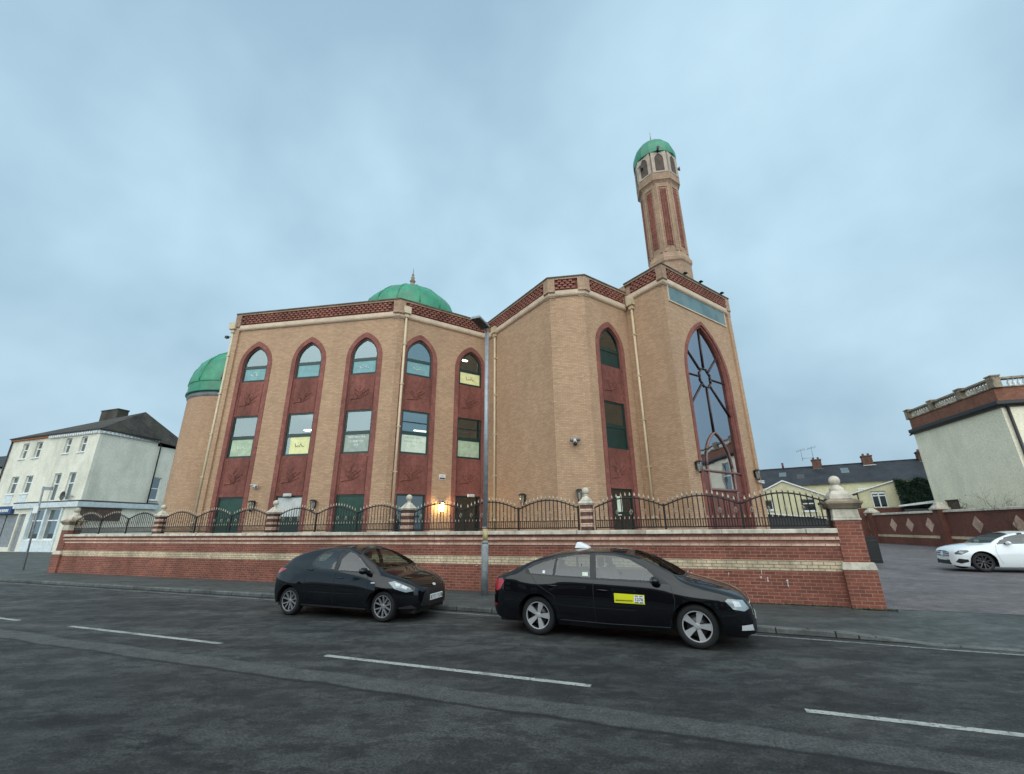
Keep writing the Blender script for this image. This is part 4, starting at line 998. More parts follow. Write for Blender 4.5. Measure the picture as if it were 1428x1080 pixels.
# white corner building
rc0 = Vector((32.1, 27.2)); rl0 = Vector((34.2, 35.95)); RU = rc0 - rl0
F1 = Fr(rl0, RU); L1 = RU.length; F2 = Fr(rc0, (cos(R(-17)), sin(R(-17))))
rb = thing('white_rendered_building', 'white rendered building with terracotta parapet and stone balustrade at the right edge', 'building', (38, 32, .1))
m = MB(); m.plate(rect(0, L1, .1, 9.2), [rect(1.1, 2.6, 2.0, 3.55)], -.3, 0, F1); obj('wall', m, 'render_white', rb)
m = MB(); m.box(1.1, 2.6, -.25, -.15, 2.0, 3.55, F1); obj('boarded_opening', m, 'shed_brown', rb)
m = MB(); m.plate(rect(0, 16, .1, 9.2), [rect(1.35, 3.3, 4.9, 8.6), rect(5, 7, 4.9, 8.6), rect(9, 11, 4.9, 8.6)], -.3, 0, F2); obj('wall', m, 'render_white', rb)
for c in (2.32, 6, 10): sash(F2, c, 4.9, 8.6, 1.95, par=rb, transom=.6)
ep = F2(16, 0, 0)[:2]; bp1 = (rl0.x + 15.3, rl0.y - 4.7)
m = MB(); m.sweep([ep, bp1, tuple(rl0)], [(0, .1), (-.3, .1), (-.3, 9.2), (0, 9.2)]); obj('wall', m, 'render_white', rb)
path = [tuple(rl0), tuple(rc0), ep]
m = MB(); m.sweep(path, [(-.3, 9.45), (.03, 9.45), (.03, 10.35), (-.3, 10.35)]); obj('terracotta_parapet', m, 'terracotta', rb)
m = MB(); m.sweep(path, [(-.1, 9.0), (.2, 9.05), (.34, 9.2), (.34, 9.42), (.1, 9.46), (-.1, 9.46)]); obj('gutter', m, 'black_plastic', rb)
m = MB(); m.tube([F2(.25, .14, 9.1), F2(.25, .14, .2)], .085, 8); m.tube([F1(.1, .1, 9.1), F1(-.15, .25, 9.0)], .06, 6); obj('drainpipe', m, 'black_plastic', rb)
m = MB(); m.sweep(path, [(-.33, 10.35), (.1, 10.35), (.1, 10.43), (-.33, 10.43)]); m.sweep(path, [(-.33, 10.93), (.12, 10.93), (.1, 11.06), (-.3, 11.06)]); obj('balustrade_rails', m, 'stone_dark', rb)
m = MB(); 
for F_, L_, first in ((F1, L1, 0), (F2, 16, .5)):
    x = first + .45; k = 0
    while x < L_ - .4:
        dd_ = min(abs(x - q) for q in ((0, 3.0, 6.05, L1) if F_ is F1 else (0, 3.7, 7.6, 11.5)))
        if dd_ > .34:
            c = F_(x, -.1, 0); m = MB(); m.lathe([(.07, 10.43), (.06, 10.5), (.105, 10.62), (.09, 10.72), (.045, 10.83), (.07, 10.93)], (c[0], c[1], 0), 8); obj('baluster', m, 'stone' if F_ is F1 else 'white_paint', rb)
        x += .27
for F_, xs in ((F1, (.0, 3.0, 6.05, L1)), (F2, (3.7, 7.6, 11.5))):
    for x in xs: m = MB(); m.box(x - .26, x + .26, -.36, .1, 10.35, 11.12, F_); m.box(x - .3, x + .3, -.4, .14, 11.12, 11.2, F_); obj('balustrade_pier', m, 'stone_dark', rb)
m = MB(); m.plate([F2(.4, -.3, 0)[:2], F2(15.8, -.3, 0)[:2], bp1, (rl0.x + .4, rl0.y - .3)], [], 9.3, 9.45, lambda a, d, b: (a, b, d), True); obj('roof', m, 'lead', rb)

# terraced row far behind
TA = R(-34); TD = (sin(R(34)), cos(R(34)))
def TFr(D): return Fr((TD[0] * D, TD[1] * D), (cos(TA), sin(TA)))
F63 = TFr(63.5)
chz = {1.4: 'brick chimney stack with an aerial', 6.5: 'brick chimney stack with white flashing', 11.6: 'brick chimney stack at the right'}
hl = ['terraced house with a skylight at the left, half behind the mosque', 'terraced house with a skylight under the ridge, left of the aerial chimney', 'terraced house with two skylights between the two chimneys', 'terraced house with plain black roof above the hedge', 'terraced house hidden largely behind the white building']
for k in range(5):
    a = -8.8 + k * 5.1
    t = thing('terraced_house', hl[k], 'house', F63(a + 2.5, -4, .1), 0, 'houses of the black roofed terrace')
    m = MB(); m.box(a, a + 5.095, -9, 0, .1, 6.5, F63); obj('wall', m, 'render_cream', t)
    m = MB(); m.add([F63(a, .3, 6.35), F63(a + 5.1, .3, 6.35), F63(a + 5.1, -4.5, 8.95), F63(a, -4.5, 8.95), F63(a, -9.3, 6.35), F63(a + 5.1, -9.3, 6.35), F63(a, -4.5, 6.35), F63(a + 5.1, -4.5, 6.35)], [(0, 1, 2, 3), (3, 2, 5, 4), (0, 3, 4), (1, 5, 2)]); rf = obj('roof', m, 'slate', t)
    m = MB(); m.box(a, a + 5.1, -4.6, -4.4, 8.93, 9.02, F63); obj('ridge_tiles', m, 'slate', rf)
    def onroof(x, y, z0=.02): f = (y + .0); return F63(x, .3 - f * 4.8, 6.35 + f * 2.6 + z0)
    for (sx, sy) in {0: [(2.8, .78)], 1: [(1.2, .62), (3.1, .45)], 2: [(2.6, .66)], 3: [], 4: []}[k]:
        m = MB(); q = [onroof(a + sx - .4, sy - .12, .05), onroof(a + sx + .4, sy - .12, .05), onroof(a + sx + .4, sy + .12, .05), onroof(a + sx - .4, sy + .12, .05)]
        q2 = [(p[0], p[1], p[2] - .08) for p in q]; m.add(q + q2, [(0, 1, 2, 3), (0, 1, 5, 4), (1, 2, 6, 5), (2, 3, 7, 6), (3, 0, 4, 7)]); obj('skylight', m, 'car_glass_pale' if (sx, sy) != (3.1, .45) else 'dark_grey', rf)
    if k in (1, 2, 3):
        x = a + 5.1; m = MB(); m.box(x - .5, x + .5, -5.1, -3.9, 8.3, 9.65, F63); m.box(x - .56, x + .56, -5.16, -3.84, 9.65, 9.78, F63)
        for q in (-.25, .25): c = F63(x + q, -4.5, 9.78); m.lathe([(.13, 0), (.11, .3), (.001, .3)], c, 8)
        ch = obj('chimney', m, 'old_brick', rf)
        m = MB(); m.box(x - .5, x + .7, -3.9, -3.8, 8.52, 8.62, F63); obj('flashing', m, 'white_paint' if k == 2 else 'lead', ch)
    for x in (1.3, 3.7): sash(F63, a + x, 4.3, 5.7, 1.0, par=t, dep=.04, transom=.6)
# thin vent pipe on ridge and aerials
c = F63(-2.35, -4.5, 8.95)
ae = thing('tv_aerial', 'twin branched tv aerial on the left chimney of the terrace', 'aerial', F63(1.2, -4.5, 9.78), TA)
m = MB(); m.tube([(0, 0, 0), (0, 0, 1.7)], .03, 5); m.tube([(-1.2, 0, .0), (-1.2, 0, 1.5)], .025, 5); m.tube([(-1.2, 0, .3), (0, 0, .3)], .025, 5)
for x0, z0 in ((0, 1.55), (-1.2, 1.35)):
    m.tube([(x0 - .5, 0, z0 - .1), (x0 + .5, 0, z0 + .12)], .02, 4)
    for q in range(6): xx = x0 - .45 + q * .18; m.tube([(xx, -.1, z0 - .22 + q * .035), (xx, .1, z0 + .13 + q * .035)], .014, 4)
obj('rods', m, 'galv_dull', ae, True)
vp = solo('vent_pipe', MB().tube([c, (c[0], c[1], c[2] + .75)], .12, 8), 'old_brick', 'short clay pot alone on the terrace ridge left of the aerial chimney', 'chimney pot', c)

def DFr(D, azdeg=35): a = R(azdeg); return Fr((sin(a) * D, cos(a) * D), (cos(a), -sin(a)))
E1 = DFr(57)
gx = t = thing('rear_extension', 'cream gable ended extension behind the railings right of the mosque', 'house extension', E1(-3.3, -3, .1))
m = MB(); gp = [(-6.9, .1), (.25, .1), (.25, 4.75), (-3.3, 6.4), (-6.9, 4.75)]; m.plate(gp, [rect(-2.0, -.75, 3.2, 4.45), rect(-6.2, -4.6, 3.4, 4.5)], -.3, 0, E1); m.box(-6.9, .25, -5.8, -.3, .1, 4.7, E1); obj('wall', m, 'render_cream', t)
m = MB(); m.add([E1(-7.1, .12, 4.7), E1(-3.3, .12, 6.5), E1(.5, .12, 4.65), E1(-7.1, -6, 4.7), E1(-3.3, -6, 6.5), E1(.5, -6, 4.65)], [(0, 1, 4, 3), (1, 2, 5, 4)]); obj('roof', m, 'slate', t)
m = MB()
for p, q in (((-7.15, 4.6), (-3.3, 6.42)), ((-3.3, 6.42), (.55, 4.57))): m.add([E1(p[0], .16, p[1]), E1(q[0], .16, q[1]), E1(q[0], .16, q[1] + .14), E1(p[0], .16, p[1] + .14), E1(p[0], .1, p[1]), E1(q[0], .1, q[1]), E1(q[0], .1, q[1] + .14), E1(p[0], .1, p[1] + .14)], [(0, 1, 2, 3), (0, 1, 5, 4), (3, 2, 6, 7)])
obj('bargeboard', m, 'white_paint', t)
sash(E1, -1.37, 3.2, 4.45, 1.2, par=t, transom=.62, mull=True); sash(E1, -5.4, 3.4, 4.5, 1.5, par=t, transom=0, mull=True)
E2 = DFr(57, 39.6)
t = thing('rear_extension', 'cream lean-to extension with white window left of the dark hedge', 'house extension', E2(0, -2, .1))
m = MB(); m.plate([(-1.65, .1), (1.72, .1), (1.72, 5.92), (-1.65, 4.98)], [rect(-.55, .62, 3.35, 4.95)], -.3, 0, E2); m.box(-1.65, 1.72, -5.5, -.3, .1, 4.9, E2); obj('wall', m, 'render_cream', t)
m = MB(); m.add([E2(-2.5, .15, 4.72), E2(1.85, .15, 6.02), E2(1.85, -5.6, 6.02), E2(-2.5, -5.6, 4.72), E2(-2.5, .15, 4.62), E2(1.85, .15, 5.92)], [(0, 1, 2, 3), (0, 1, 5, 4)]); obj('roof', m, 'white_paint', t)
m = MB(); m.tube([E2(-1.6, .08, 4.9), E2(-1.6, .08, 2.5)], .06, 6); m.tube([E2(-2.5, .1, 4.7), E2(-1.6, .1, 4.75)], .08, 6); m.tube([E2(-3.5, -1, 6.3), E2(-3.45, -1, 4.9), E2(-2.5, -.2, 4.75)], .07, 6); obj('drainpipe', m, 'black_plastic', t)
wf = sash(E2, .03, 3.35, 4.95, 1.15, par=t, transom=.72, mull=True)
G1 = DFr(56, 39.8)
m = MB(); m.box(-2.2, 1.6, -.25, 0, .1, 3.25, G1); t = thing('garden_wall', 'plain red brick garden wall in front of the cream extensions', 'wall', G1(0, 0, .1)); obj('brickwork', m, 'drive_red', t)
m = MB(); m.box(-2.2, 1.6, -.32, .05, 3.25, 3.35, G1); obj('coping', m, 'stone_dark', t)
G2 = DFr(52, 42.6)
t = thing('flat_roofed_garage', 'low garage with white edged sloping roof under the dark hedge', 'garage', G2(0, -2, .1))
m = MB(); m.box(-1.2, 1.5, -3, 0, .1, 3.05, G2); obj('wall', m, 'dark_grey', t)
m = MB(); pr = [(-1.5, 3.25), (1.6, 3.55), (1.6, 3.78), (-1.5, 3.38)]; m.plate(pr, [], -3.2, .15, G2, True); obj('roof', m, 'white_paint', t)
# low shed seen through the railings
G3 = DFr(46, 32.2)
t = thing('low_shed', 'low dark shed with pale sloping roof edge seen through the right hand railings', 'shed', G3(0, -1.5, .1))
m = MB(); m.plate([(-3.6, .1), (2.4, .1), (2.4, 2.3), (-3.6, 2.95)], [], -3, 0, G3, True); obj('wall', m, 'dark_grey', t)
m = MB(); m.plate([(-3.8, 2.95), (2.6, 2.25), (2.6, 2.36), (-3.8, 3.06)], [], -3.2, .2, G3, True); obj('roof', m, 'white_paint', t)
# conifer hedge: dense clumps of small sprays
rg = random.Random(9); HD = DFr(55.5, 42.5)
t = thing('conifer_hedge', 'dense dark green conifer hedge beside the white building', 'hedge', HD(0, -1, .1))
m = MB()
for k in range(14000):
    x = rg.uniform(-1.35, 1.55); top_ = 5.75 + .18 * sin(x * 4) - (.9 * max(0, x - .9)) ; z = .8 + (top_ - .8) * rg.random() ** .8
    shell = rg.random()
    d = rg.uniform(-1.9, .0) + .15 * sin(x * 5 + z * 3)
    if shell < .5: d = .05 + .18 * sin(x * 5.3 + z * 2.1) * cos(z * 3.7) - rg.random() * .25
    if shell > .8: z = top_ - rg.random() * .3
    c = Vector(HD(x, d, z)); sz = rg.uniform(.05, .13); a = Vector((rg.uniform(-1, 1), rg.uniform(-1, 1), rg.uniform(-.3, 1))).normalized() * sz; b = a.cross(Vector((rg.uniform(-1, 1), rg.uniform(-1, 1), rg.uniform(-1, 1)))).normalized() * sz * .5
    m.add([c - b, c + b, c + a * 1.6], [(0, 1, 2)])
obj('foliage', m, 'conifer', t)
m = MB(); m.box(-1.2, .9, -1.6, -.2, .1, 5.45, HD); m.box(.9, 1.35, -1.6, -.2, .1, 4.9, HD); obj('inner_growth', m, 'conifer', t)
for x in (-.8, 0, .9): m = MB(); m.tube([HD(x, -.8, .1), HD(x, -.8, 1.6)], .09, 6); obj('trunk', m, 'bark', t)
# bare shrub against the white building
rg = random.Random(4); t = thing('bare_shrub', 'leafless twiggy shrub spreading against the white building above the driveway wall', 'shrub', F1(8.2, 1.0, .1))
m = MB()
def twig(p, d, L_, r_, lev):
    q = p; pts = [p]
    for k in range(4): d = (d + Vector((rg.uniform(-.25, .25), rg.uniform(-.25, .25), rg.uniform(-.1, .12)))).normalized(); q = q + d * L_ / 4; pts.append(q)
    m.tube(pts, [r_ * (1 - .12 * k) for k in range(5)], 4, cap=False)
    if lev > 0:
        for k in range(3 if lev > 1 else 4): b = pts[rg.randint(1, 4)]; twig(b, (d + Vector((rg.uniform(-.9, .9), rg.uniform(-.9, .9), rg.uniform(-.35, .55)))).normalized(), L_ * .68, r_ * .6, lev - 1)
base = Vector(F1(8.2, 1.0, .1))
for k in range(7):
    twig(base + Vector((rg.uniform(-.3, .3), rg.uniform(-.3, .3), 0)), Vector((rg.uniform(-.35, .35), rg.uniform(-.3, .6), 1)).normalized(), 2.1, .018, 3)
obj('branches', m, 'bark', t)
rg = random.Random(6); m = MB(); t = thing('small_shrub', 'small brownish shrub by the boarded opening of the white building', 'shrub', F1(3.4, .6, .1))
for k in range(260):
    c = Vector(F1(3.4 + rg.gauss(0, .35), .6, 2.0 + abs(rg.gauss(0, .45)) + .3)); m.add([c, c + Vector((.05, .02, .07)), c + Vector((-.03, .03, .09))], [(0, 1, 2)])
for k in range(8): p = Vector(F1(3.4, .6, .1)); m.tube([p, p + Vector((rg.uniform(-.4, .4), rg.uniform(-.4, .4), rg.uniform(2.4, 3.3)))], .015, 4)
obj('branches', m, 'bark', t)
# open gate leaf behind the right pier
ga, gb = Vector(rn(7.0, 24.3, 0)), Vector(rn(7.75, 25.2, 0)); GF = Fr(rn(7.32, 24.75, 0), (cos(R(-15)), sin(R(-15))))
t = thing('gate_leaf', 'solid black gate leaf folded back beyond the right hand pier', 'gate', GF(.35, 0, .15), 0)
m = MB(); m.box(0, .78, -.06, 0, .18, 1.3, GF); obj('panel', m, 'rubber', t, bevel=.008)
m = MB(); m.box(-.06, 0, -.07, .01, .15, 1.38, GF); m.box(.02, .76, .0, .02, .3, .36, GF); m.box(.02, .76, .0, .02, 1.1, 1.16, GF); obj('frame', m, 'black_iron', t)

# terrace on the viewer's own side of the road (seen only as reflections)
OFr = Fr(rn(0, -9, 0), (-cos(UA), -sin(UA)))
for k in range(7):
    a = -21 + 6 * k; nm = ('brick terraced house behind the viewer, %s' % ('first', 'second', 'third', 'fourth', 'fifth', 'sixth', 'seventh')[k]) + ' along the street'
    t = thing('terraced_house', nm, 'house', OFr(a + 3, -4, 0), 0, 'houses opposite the mosque')
    m = MB(); m.box(a, a + 5.99, -8, 0, 0, 5.8, OFr); obj('wall', m, 'old_brick', t)
    m = MB(); m.add([OFr(a, .3, 5.7), OFr(a + 6, .3, 5.7), OFr(a + 6, -4, 8.2), OFr(a, -4, 8.2), OFr(a, -8.3, 5.7), OFr(a + 6, -8.3, 5.7)], [(0, 1, 2, 3), (3, 2, 5, 4)]); obj('roof', m, 'slate', t)
    for c, z0 in ((1.6, .9), (1.6, 3.6), (4.4, 3.6)): sash(OFr, a + c, z0, z0 + 1.4, 1.3, par=t, dep=.04)
    m = MB(); m.box(a + 3.95, a + 4.85, 0, .05, .1, 2.2, OFr); obj('door', m, 'maroon_frame', t)
# ================================================================== CARS
def pchip(pts):
    xs = [p[0] for p in pts]; ys = [p[1] for p in pts]; n = len(xs); h = [xs[i + 1] - xs[i] for i in range(n - 1)]; dl = [(ys[i + 1] - ys[i]) / h[i] for i in range(n - 1)]
    dd = [dl[0]] + [0 if dl[i - 1] * dl[i] <= 0 else 2 * dl[i - 1] * dl[i] / (dl[i - 1] + dl[i]) for i in range(1, n - 1)] + [dl[-1]]
    def f(x):
        if x <= xs[0]: return ys[0]
        if x >= xs[-1]: return ys[-1]
        i = max(k for k in range(n - 1) if xs[k] <= x); t = (x - xs[i]) / h[i]
        return (2 * t ** 3 - 3 * t ** 2 + 1) * ys[i] + (t ** 3 - 2 * t ** 2 + t) * h[i] * dd[i] + (-2 * t ** 3 + 3 * t ** 2) * ys[i + 1] + (t ** 3 - t ** 2) * h[i] * dd[i + 1]
    return f
def ss(a, b, x): t = max(0, min(1, (x - a) / (b - a))); return t * t * (3 - 2 * t)
def build_car(name, label, loc, ang, c):
    root = thing(name, label, 'car', loc, ang)
    top, belt, wid = pchip(c['top']), pchip(c['belt']), pchip(c['wid']); x0, x1 = c['top'][0][0], c['top'][-1][0]
    low = pchip(c['low']); side = pchip([(0, .93), (.12, .965), (.35, .995), (.6, 1.0), (.82, .985), (1, .955)])
    wx, wr, ra = c['wx'], c['wr'], c['ra']; tum = c.get('tum', .42)
    NX = 150
    xs = [x0 + (x1 - x0) * (.5 - .5 * cos(pi * (.5 - .5 * cos(pi * k / NX)) * 1)) if False else x0 + (x1 - x0) * k / NX for k in range(NX + 1)]
    ends = [.004, .012, .025, .045]
    xs = sorted(set([round(v, 4) for v in xs] + [round(x0 + e, 4) for e in ends] + [round(x1 - e, 4) for e in ends]))
    R1, R2, R3 = 14, 8, 9; ring = R1 + R2 + R3
    rows = []
    for x in xs:
        zc, zb, wb = top(x), belt(x), wid(x); zb = min(zb, zc - .012); zl = low(x)
        zbl = zl
        for w_ in wx:
            dx = abs(x - w_)
            if dx < ra: zl = max(zl, wr + sqrt(ra * ra - dx * dx) * 1.0)
        zl = min(zl, zb - .03)
        g = ss(.05, .24, zc - zb); L = []
        flare = sum(c.get('flare', .022) * math.exp(-((x - w_) / .42) ** 2) for w_ in wx)
        for k in range(R1):
            z = zl + (zb - zl) * k / (R1 - 1); v = (z - zbl) / max(.05, zb - zbl)
            L.append((wb * side(v) + flare * max(0., sin(pi * max(0, min(1, v)))) ** 1.4, z))
        yb = L[-1][0]; zr = zb + (zc - zb) * (.88 * g + .55 * (1 - g)); yr = (1 - g) * yb * .82 + g * max(.3, (yb - .02 - tum * (zr - zb)))
        for k in range(1, R2 + 1):
            t = k / R2; bul = .018 * g * sin(pi * t); z = zb + (zr - zb) * t
            if g < 1: y = yb + (yr - yb) * t; z = zb + (zr - zb) * (1 - (1 - t) ** 1.6) * (1 - g) + (zr - zb) * t * g
            else: y = yb + (yr - yb) * t
            L.append((y + bul, z))
        for k in range(1, R3 + 1):
            t = k / R3; L.append((yr * (1 - t), zr + (zc - zr) * (1 - (1 - t) ** 2.4)))
        rows.append(L)
    m = MB(); vs = []
    for x, L in zip(xs, rows):
        full = [(-y, z) for y, z in L] + [(y, z) for y, z in L[:-1]][::-1]
        vs += [(x, y, z) for y, z in full]
    k = 2 * ring - 1; fs = []
    for i in range(len(xs) - 1):
        for j in range(k - 1): fs.append((i * k + j, i * k + j + 1, (i + 1) * k + j + 1, (i + 1) * k + j))
    fs.append(tuple(range(k))[::-1]); fs.append(tuple(range((len(xs) - 1) * k, len(xs) * k)))
    m.add(vs, fs, True); m.sm[-1] = m.sm[-2] = False
    body = obj('body', m, c['paint'], root, True)
    bm = bmesh.new(); bm.from_mesh(body.data); bvh = BVHTree.FromBMesh(bm); bm.free()
    def decal(nm, poly, ax, mat, offs=.004, par=None, sgn=1, both=False, step=.05, start=3.0, holes=None):
        if both:
            for q in (1, -1): decal(nm, poly, ax, mat, offs, par, q, False, step, start, holes)
            return
        """project a flat polygon on the body. ax 'y': poly in (x,z); 'x': poly in (y,z); 'z': poly in (x,y)"""
        mm = MB()
        for sg in ((1, -1) if both else (sgn,)):
            b = bmesh.new(); lps = [poly] + list(holes or []); vv = [b.verts.new((p[0], p[1], 0)) for l in lps for p in l]
            for t3 in tessellate_polygon([[Vector((p[0], p[1], 0)) for p in l] for l in lps]): b.faces.new([vv[q] for q in t3])
            lo = [min(p[q] for p in poly) for q in (0, 1)]; hi = [max(p[q] for p in poly) for q in (0, 1)]
            for q in (0, 1):
                t = lo[q] + step
                while t < hi[q]:
                    no = (1, 0, 0) if q == 0 else (0, 1, 0); co_ = (t, 0, 0) if q == 0 else (0, t, 0)
                    bmesh.ops.bisect_plane(b, geom=b.verts[:] + b.edges[:] + b.faces[:], plane_co=co_, plane_no=no); t += step
            pts = []; ok = []
            for v in b.verts:
                a, z = v.co.x, v.co.y
                if ax == 'y': o, d = Vector((a, -sg * start, z)), Vector((0, sg, 0))
                elif ax == 'x': o, d = Vector((sg * start, a, z)), Vector((-sg, 0, 0))
                else: o, d = Vector((a, z * sg, start)), Vector((0, 0, -1))
                hit, nor, _, _ = bvh.ray_cast(o, d)
                if hit is None: ok.append(False); pts.append((0, 0, 0)); continue
                if nor.dot(d) > 0: nor = -nor
                ok.append(True); pts.append(tuple(hit + (nor - d).normalized() * offs))
            b.verts.index_update(); mm.add(pts, [[v.index for v in f.verts] for f in b.faces if all(ok[v.index] for v in f.verts)], True); b.free()
        return obj(nm, mm, mat, par or root, True)
    # underside and wheel arches
    m = MB(); m.box(x0 + .12, x1 - .15, -.6, .6, .17, .5)
    for w_ in wx:
        for sg in (-1, 1):
            yo = sg * (wid(w_) * .985)
            a = [(w_ + (ra + .0) * cos(t), wr + (ra) * sin(t)) for t in [(-.12 + (pi + .24) * q / 14) for q in range(15)]]
            m.add([(x, yo, z) for x, z in a] + [(x, sg * .5, z) for x, z in a], [(q, q + 1, 16 + q, 15 + q) for q in range(14)])
            m.add([(x, sg * .5, z) for x, z in a], [tuple(range(15))])
    obj('underbody', m, 'black_plastic', root, True)
    # wheels
    for w_ in wx:
        for sg in (-1, 1):
            T = lambda x, y, z, w_=w_, sg=sg: (w_ + x, sg * (z + c['track'] - .0), wr + y)
            m = MB(); rt_, rr_ = wr, wr * c.get('rimf', .70); tw = .2
            m.lathe([(rr_, -tw), (rt_ - .03, -tw), (rt_ - .005, -tw + .03), (rt_, -tw * .5), (rt_ - .005, -.03), (rt_ - .03, 0.0), (rr_ + .01, .0), (rr_ - .005, -.012), (rr_ - .01, -.03)], n=40, T=T); wh = obj('wheel', m, 'rubber', root, True)
            m = MB(); m.lathe([(rr_ + .004, .0), (rr_ - .008, .004), (rr_ - .014, -.008)], n=40, T=T)
            m.lathe([(.0005, -.012), (.035, -.012), (.05, -.02), (.055, -.06)], n=16, T=T)
            ns, kind = c['spokes']
            for q in range(ns):
                th = 2 * pi * q / ns + .31 * (1 if sg > 0 else -1) + pi / 2
                if kind == 'wide':
                    for dth, w0, w1 in ((0, .024, .052),):
                        r0, r1 = .03, rr_ - .012; ca, sa = cos(th), sin(th)
                        pr = [(r0, -w0), (r1, -w1), (r1, w1), (r0, w0)]
                        P_ = [(a * ca - b_ * sa, a * sa + b_ * ca) for a, b_ in pr]
                        m.add([T(P_[0][0], P_[0][1], -.02), T(P_[1][0], P_[1][1], -.006), T(P_[2][0], P_[2][1], -.006), T(P_[3][0], P_[3][1], -.02)] + [T(p_[0], p_[1], -.055) for p_ in P_], [(0, 1, 2, 3), (0, 1, 5, 4), (2, 3, 7, 6), (1, 2, 6, 5)])
                else:
                    for dth in (-.2, .2):
                        r0, r1 = .04, rr_ - .012; t0 = th + dth * .3; t1 = th + dth * 1.5; wd = .012 if kind == 'thin' else .016
                        p_, q_ = (r0 * cos(t0), r0 * sin(t0)), (r1 * cos(t1), r1 * sin(t1)); nn = Vector((-(q_[1] - p_[1]), q_[0] - p_[0])).normalized() * wd
                        P_ = [(p_[0] - nn.x, p_[1] - nn.y), (q_[0] - nn.x, q_[1] - nn.y), (q_[0] + nn.x, q_[1] + nn.y), (p_[0] + nn.x, p_[1] + nn.y)]
                        m.add([T(*P_[0], -.02), T(*P_[1], -.004), T(*P_[2], -.004), T(*P_[3], -.02)] + [T(*p2, -.05) for p2 in P_], [(0, 1, 2, 3), (0, 1, 5, 4), (2, 3, 7, 6), (1, 2, 6, 5)])
            obj('rim', m, c.get('rimmat', 'alloy'), wh, True)
            m = MB(); m.lathe([(.001, -.075), (rr_ * .72, -.075), (rr_ * .74, -.1), (.001, -.1)], n=24, T=T); m.lathe([(.001, -.17), (rr_, -.17), (rr_ - .012, -.01)], n=24, T=T); obj('brake_disc', m, 'alloy_dark', wh, True)
    sides = [dn[0][1] for dn in c['decals'] if dn[0][0] == 'side_window']; tops = [dn[0][1] for dn in c['decals'] if dn[0][0] in ('windscreen', 'rear_window')]
    def inside(x, y, P_):
        r_ = False
        for q in range(len(P_)):
            (xa, ya), (xb, yb) = P_[q], P_[q - 1]
            if (ya > y) != (yb > y) and x < (xb - xa) * (y - ya) / (yb - ya) + xa: r_ = not r_
        return r_
    def grow(P_, e):
        cx_ = sum(p[0] for p in P_) / len(P_); cy_ = sum(p[1] for p in P_) / len(P_)
        return [(p[0] + e * (p[0] - cx_) / hypot(p[0] - cx_, p[1] - cy_), p[1] + e * (p[1] - cy_) / hypot(p[0] - cx_, p[1] - cy_)) for p in P_]
    for dn in c['decals']:
        kw = dict(dn[1]); a_ = list(dn[0])
        if a_[0] == 'window_frame': kw['holes'] = sides
        if a_[0] in ('side_window', 'windscreen', 'rear_window'): a_[3] = 'auto_glass'
        if a_[0] in ('windscreen', 'rear_window'): decal('screen_surround', grow(a_[1], .05), 'z', 'black_plastic', offs=.003, holes=[a_[1]])
        decal(*a_, **kw)
    bm = bmesh.new(); bm.from_mesh(body.data); gs = [grow(p, .014) for p in sides]; gt = [grow(p, .014) for p in tops]; kill = []
    for f in bm.faces:
        q = f.calc_center_median()
        if q.z > .9 and ((abs(f.normal.y) > .45 and any(inside(q.x, q.z, p) for p in gs)) or (abs(f.normal.z) > .2 and any(inside(q.x, q.y, p) for p in gt))): kill.append(f)
    bmesh.ops.delete(bm, geom=kill, context='FACES'); bm.to_mesh(body.data); bm.free()
    # cabin
    bx = c['cabin']
    for yy in (-.36, .36):
        m = MB(); m.taper(bx + .0, bx + .5, yy - .25, yy + .25, .45, .62, .03, .03); m.add([(bx + .02, yy - .24, .6), (bx + .14, yy - .24, .6), (bx - .04, yy - .22, 1.12), (bx - .14, yy - .22, 1.12), (bx + .02, yy + .24, .6), (bx + .14, yy + .24, .6), (bx - .04, yy + .22, 1.12), (bx - .14, yy + .22, 1.12)], [(0, 1, 2, 3), (4, 5, 6, 7), (0, 4, 7, 3), (1, 5, 6, 2), (3, 2, 6, 7)])
        m.box(bx - .17, bx - .08, yy - .12, yy + .12, 1.14, 1.30); obj('front_seat', m, 'dark_grey', root, True, bevel=.02)
    m = MB(); m.box(bx - 1.0, bx - .5, -.6, .6, .45, .64); m.add([(bx - .95, -.6, .6), (bx - .8, -.6, .6), (bx - 1.05, -.56, 1.08), (bx - 1.15, -.56, 1.08), (bx - .95, .6, .6), (bx - .8, .6, .6), (bx - 1.05, .56, 1.08), (bx - 1.15, .56, 1.08)], [(0, 1, 2, 3), (4, 5, 6, 7), (0, 4, 7, 3), (1, 5, 6, 2), (3, 2, 6, 7)])
    for yy in (-.36, .36): m.box(bx - 1.16, bx - 1.08, yy - .12, yy + .12, 1.06, 1.20)
    obj('rear_seat', m, 'dark_grey', root, True, bevel=.02)
    m = MB(); m.box(bx + .78, bx + 1.15, -.66, .66, .6, .9); m.taper(bx + .72, bx + 1.0, -.62, .62, .86, .95, .06, .05); obj('dashboard', m, 'black_plastic', root, True, bevel=.03)
    m = MB(); m.tube([(bx + .60 + .05 * sin(t), -.36 + .18 * cos(t), .90 + .17 * sin(t)) for t in [q * pi / 10 for q in range(21)]], .015, 6); m.tube([(bx + .6, -.36, .9), (bx + .8, -.36, .82)], .03, 6); obj('steering_wheel', m, 'black_plastic', root, True)
    # mirrors
    mx, mz, my = c['mirror']
